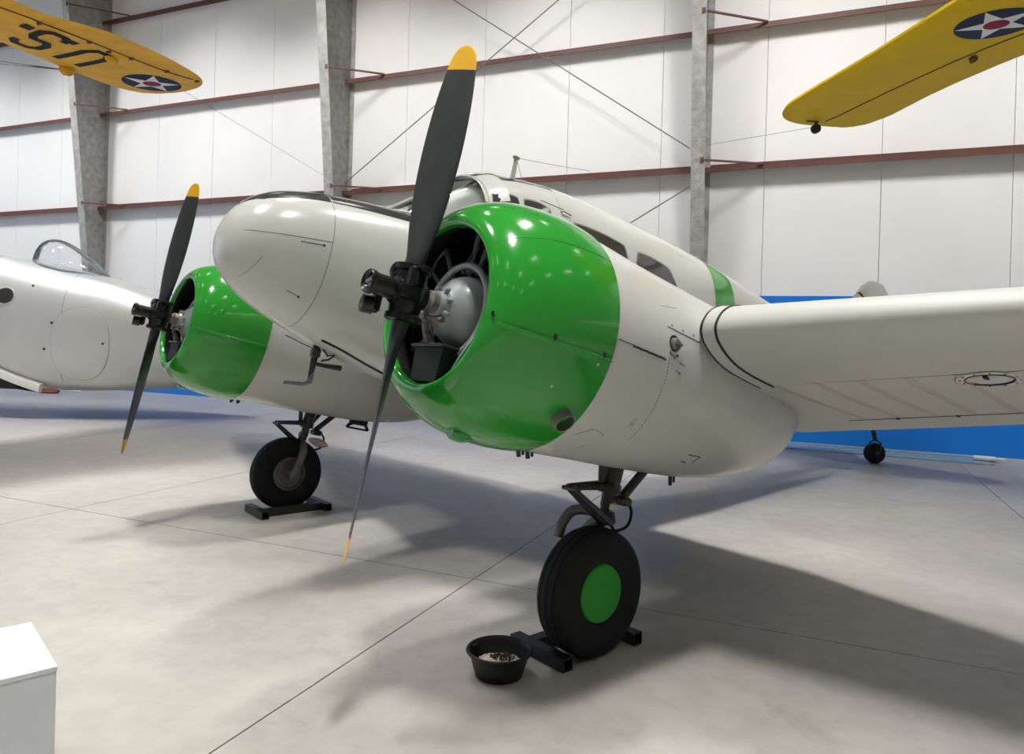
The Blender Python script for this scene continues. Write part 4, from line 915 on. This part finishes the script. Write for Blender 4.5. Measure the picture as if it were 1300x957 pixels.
DS = [0, .01, .03, .06, .1, .15, .2, .27, .35, .45, .57, .7, .85, 1.0, 1.2, 1.5, 2, 2.6, 3.5, 6.0]
OUT1 = [(-30, 40), (0, 52), (40, 69), (80, 86), (110, 97), (140, 108), (160, 114), (180, 118), (200, 119), (220, 118), (235, 116), (246, 113.5), (254, 110), (257.5, 106), (257.5, 104), (256, 100), (252, 96), (246, 92), (236, 86), (222, 78), (200, 67), (175, 55), (151, 46), (86, 19), (28, 0), (-30, -19)]
shape1, dm = outline(uv1, OUT1); tip0 = tip0+sdir*dm; shape1, dm = outline(uv1, OUT1)
yw1, P1 = yellow_wing('hanging_yellow_airplane', 'hanging yellow airplane whose wing underside bears dark U.S. lettering and a star roundel', H1, tip0, sdir, ldir, 1.55, 6.0, 0, 'amber', shape1, DS)
ZD = Vector((0, 0, -1))
def lowz(P_, shape, d, u):
    lu, tu = shape(d); c = lu-tu; xx = min(1, max(0, (lu-u)/c)); prof = (2.6*math.sqrt(xx)*(1-xx)+.05*math.sin(PI*xx))*.5; th = .13*c*min(1, .25+d*1.2)
    return -prof*.28*th*1.4
def on1(d, u, off): return P1(d, u, lowz(P1, shape1, d, u)-off)
def on_wing_poly(fn, poly, off, nm, m, par, sub_=6):   # thin decal following the wing's underside
    b = MB(); bm_pts = []
    n = len(poly); cx_ = sum(p[0] for p in poly)/n; cy_ = sum(p[1] for p in poly)/n
    ring = []
    for i in range(n):
        p, q = poly[i], poly[(i+1) % n]
        for t in range(sub_): ring.append((lerp(p[0], q[0], t/sub_), lerp(p[1], q[1], t/sub_)))
    rr = [[fn(cx_+(p[0]-cx_)*k, cy_+(p[1]-cy_)*k, off) for p in ring] for k in (.001, .35, .7, 1.0)]
    b.rings(rr, True, True, False); return obj(nm, b, m, par, sharp=60)
def decal_roundel(fn, par, d, u, r, a0):
    on_wing_poly(fn, [(d+r*math.cos(2*PI*k/40), u+r*math.sin(2*PI*k/40)) for k in range(40)], .002, 'roundel_disc', 'navy', par, 1)
    on_wing_poly(fn, [(d+x, u+y) for x, y in star_pts(r*.98, r*.375, 5, a0)], .004, 'roundel_star', 'white', par, 4)
    on_wing_poly(fn, [(d+r*.31*math.cos(2*PI*k/32), u+r*.31*math.sin(2*PI*k/32)) for k in range(32)], .006, 'roundel_centre', 'maroon', par, 1)
def stroke(fn, par, pts, w, nm):              # mitred block-letter stroke
    b = MB(); n = len(pts); L_, R_ = [], []
    P_ = [Vector((p[0], p[1], 0)) for p in pts]
    fine = []
    for i in range(n):
        t0 = (P_[i]-P_[i-1]).normalized() if i > 0 else (P_[1]-P_[0]).normalized(); t1 = (P_[i+1]-P_[i]).normalized() if i < n-1 else t0
        n0 = Vector((-t0.y, t0.x, 0)); n1 = Vector((-t1.y, t1.x, 0)); mdir = (n0+n1).normalized(); ln = w/2/max(.5, mdir.dot(n0))
        L_.append(P_[i]+mdir*ln); R_.append(P_[i]-mdir*ln)
    rr = []
    for i in range(n-1):
        for t in range(4):
            if i > 0 and t == 0: continue
            a_, c_ = L_[i].lerp(L_[i+1], t/3), R_[i].lerp(R_[i+1], t/3); rr.append([fn(a_.x, a_.y, .003), fn((a_.x+c_.x)/2, (a_.y+c_.y)/2, .003), fn(c_.x, c_.y, .003)])
    b.rings(rr, False, False, False); return obj(nm, b, 'black', par, sharp=60)
rc = uv1(193, 103); decal_roundel(on1, yw1, rc[0], rc[1], .40, R(90))
U0 = uv1(70, 69); U1 = uv1(126, 60); U2 = uv1(97, 79)
ub = U0[1]; ut = uv1(128, 63)[1]              # arm ends (leading edge side) and bowl (trailing edge side)
du0 = uv1(98, 79)[0]; du1 = uv1(69, 69)[0]
cw_ = .10
stroke(on1, yw1, [(du0, ub), (du0, lerp(ub, ut, .80)), (lerp(du0, du1, .25), ut), (lerp(du0, du1, .75), ut), (du1, lerp(ub, ut, .80)), (du1, ub)], cw_, 'letter_u')
dd = uv1(91, 50); stroke(on1, yw1, [(dd[0]-.0, dd[1]-.07), (dd[0], dd[1]+.06)], .13, 'letter_stop')
sw = abs(du1-du0); s0 = du1+sw*.95; s1 = s0+sw; top, bot = ub, ut; mid = (ub+ut)/2; e_ = (ub-ut)
S_ = [(1, .78), (1, .88), (.75, 1), (.25, 1), (0, .88), (0, .64), (.22, .5), (.78, .5), (1, .36), (1, .12), (.75, 0), (.25, 0), (0, .12), (0, .22)]
stroke(on1, yw1, [(lerp(s0, s1, p), lerp(bot, top, q)) for p, q in S_], cw_, 'letter_s')
stroke(on1, yw1, [(s1+sw*.55, ut+.06), (s1+sw*.55, ut+.19)], .13, 'letter_stop')
# aileron hinge line, hinge brackets, tip fitting, cable
def along(fn, uv, px):
    q = [Vector((*uv(*p), 0)) for p in px]; return [fn(p.x, p.y, .003) for p in curve(q, 6)]
b = MB(); b.tube(along(on1, uv1, ((-40, -8), (0, 7), (60, 29), (110, 48), (167, 71), (210, 88), (245, 100))), .007, 5); obj('aileron_gap', b, 'seam', yw1)
for px, py in ((50, 26), (114, 50), (138, 62), (167, 71), (212, 88), (250, 102)):
    d_, u_ = uv1(px, py); b = MB(); b.box(on1(d_, u_, .012), (.08, .035, .03), (ldir, sdir, ZU), bev=.008); obj('hinge_bracket', b, 'girt', yw1)
d_, u_ = uv1(142, 70); b = MB(); b.rings([[on1(d_+.10*math.cos(a)*k, u_+.06*math.sin(a)*k, z) for a in [2*PI*q/16 for q in range(16)]] for k, z in ((1, 0), (.9, .04), (.5, .07))]); obj('aileron_horn', b, 'amber', yw1)
d_, u_ = uv1(82, 84); b = MB(); b.revolve([(-.12, .02), (-.06, .07), (.02, .085), (.08, .05), (.1, .01)], on1(d_, u_-.04, .03), sdir, 16, cap0=True, cap1=True); obj('strut_fitting', b, 'amber', yw1)
for dz in (0, .12):
    b = MB(); b.tube([on1(d_, u_-.04, .03), on1(d_, u_-.04, .03)+sdir*3.0+ldir*.5+ZD*(.55+dz)], .008, 6); obj('flying_wire', b, 'rod', yw1)
b = MB(); b.tube([P1(0.02, .5*shape1(0)[0]+.5*shape1(0)[1], 0), Vector((-9.8, 12.95, 4.9))-yw1.location], .003, 5); obj('guy_cable', b, 'rod', yw1)

# right-hand wing with star roundel
H2 = 4.9; g2 = lambda px, py: ground(px, py, H2)
le0, le1 = g2(1110, 68), g2(1216, 0); sdir2 = (le1-le0).normalized(); ldir2 = Vector((sdir2.y, -sdir2.x, 0))
if ldir2.dot(le0-g2(1180, 120)) < 0: ldir2 = -ldir2
te0 = g2(1230, 97); lu2 = 0.0
tip2 = g2(993, 145); le_off = (le0-tip2).dot(ldir2); te_off = (te0-tip2).dot(ldir2); cen = (le_off+te_off)/2
tip2 = tip2+ldir2*cen
def uv2(px, py):
    q = g2(px, py)-tip2; return q.dot(sdir2), q.dot(ldir2)
OUT2 = [(1330, -73), (1300, -54), (1216, 0), (1110, 67.5), (1060, 97), (1030, 114.5), (1006, 129.5), (999, 134), (994.5, 139), (993, 144), (993, 146), (995, 150), (1001, 154), (1012, 157), (1026, 159), (1040, 159.7), (1060, 159), (1067, 162), (1080, 161.5), (1100, 158), (1130, 147), (1180, 121), (1230, 98), (1300, 69), (1400, 30)]
shape2, dm = outline(uv2, OUT2); tip2 = tip2+sdir2*dm; shape2, dm = outline(uv2, OUT2)
yw2, P2 = yellow_wing('hanging_yellow_airplane', 'hanging yellow airplane with a plain wing, star roundel and dark tip lamp', H2, tip2, sdir2, ldir2, 1.5, 6.0, 0, 'yellow', shape2, DS)
def on2(d, u, off): return P2(d, u, lowz(P2, shape2, d, u)-off)
rc = uv2(1265, 25); decal_roundel(on2, yw2, rc[0], rc[1], .36, R(-90))
b = MB(); b.tube(along(on2, uv2, ((1048, 152), (1100, 126), (1170, 93), (1230, 66), (1300, 38), (1380, 8))), .007, 5); obj('aileron_gap', b, 'seam', yw2)
d_, u_ = uv2(1236, 68); b = MB(); b.box(on2(d_, u_, .03), (.10, .06, .07), (sdir2, ldir2, ZU), bev=.02); obj('hinge_bracket', b, 'girt', yw2)
d_, u_ = uv2(1036, 152); b = MB(); b.tube([on2(d_, u_, 0), on2(d_, u_, .10)], .02, 8); b.revolve([(-.05, .03), (-.03, .065), (.03, .065), (.05, .03)], on2(d_, u_, .11), sdir2, 20, cap0=True, cap1=True); obj('tip_lamp', b, 'dark', yw2, label='dark round tip lamp')
b = MB(); b.tube([on2(d_-.0, u_+.15, .001), on2(d_+.02, u_-.03, .012)], .012, 6); obj('lamp_bracket', b, 'seam', yw2)
b = MB(); b.tube([on2(d_, u_, .08), Vector((-1.95, 12.9, 5.1))-yw2.location], .0035, 5); obj('guy_cable', b, 'rod', yw2)
# bodies of the two hanging airplanes (outside the picture) and the cables that carry them
for rt, sd_, ld_, mm, Pn in ((yw1, sdir, ldir, 'amber', P1), (yw2, sdir2, ldir2, 'yellow', P2)):
    b = MB(); c = sd_*.1+ZU*(-.25); rr = []
    for a_, r_, dz in ((2.0, .25, 0), (1.9, .42, 0), (1.2, .48, 0), (.2, .52, .02), (-1.0, .46, .05), (-2.5, .30, .12), (-4.0, .12, .2)):
        rr.append([c+ld_*a_+sd_*r_*.8*math.cos(2*PI*k/24)+ZU*(r_*math.sin(2*PI*k/24)+dz) for k in range(24)])
    b.rings(rr); obj('body', b, mm, rt)
    for f_ in (.9, -.9):
        b = MB(); p = c+ld_*f_+ZU*.4; b.tube([p, Vector((p.x, p.y, HH-rt.location.z))], .006, 5); obj('hanging_cable', b, 'rod', rt)
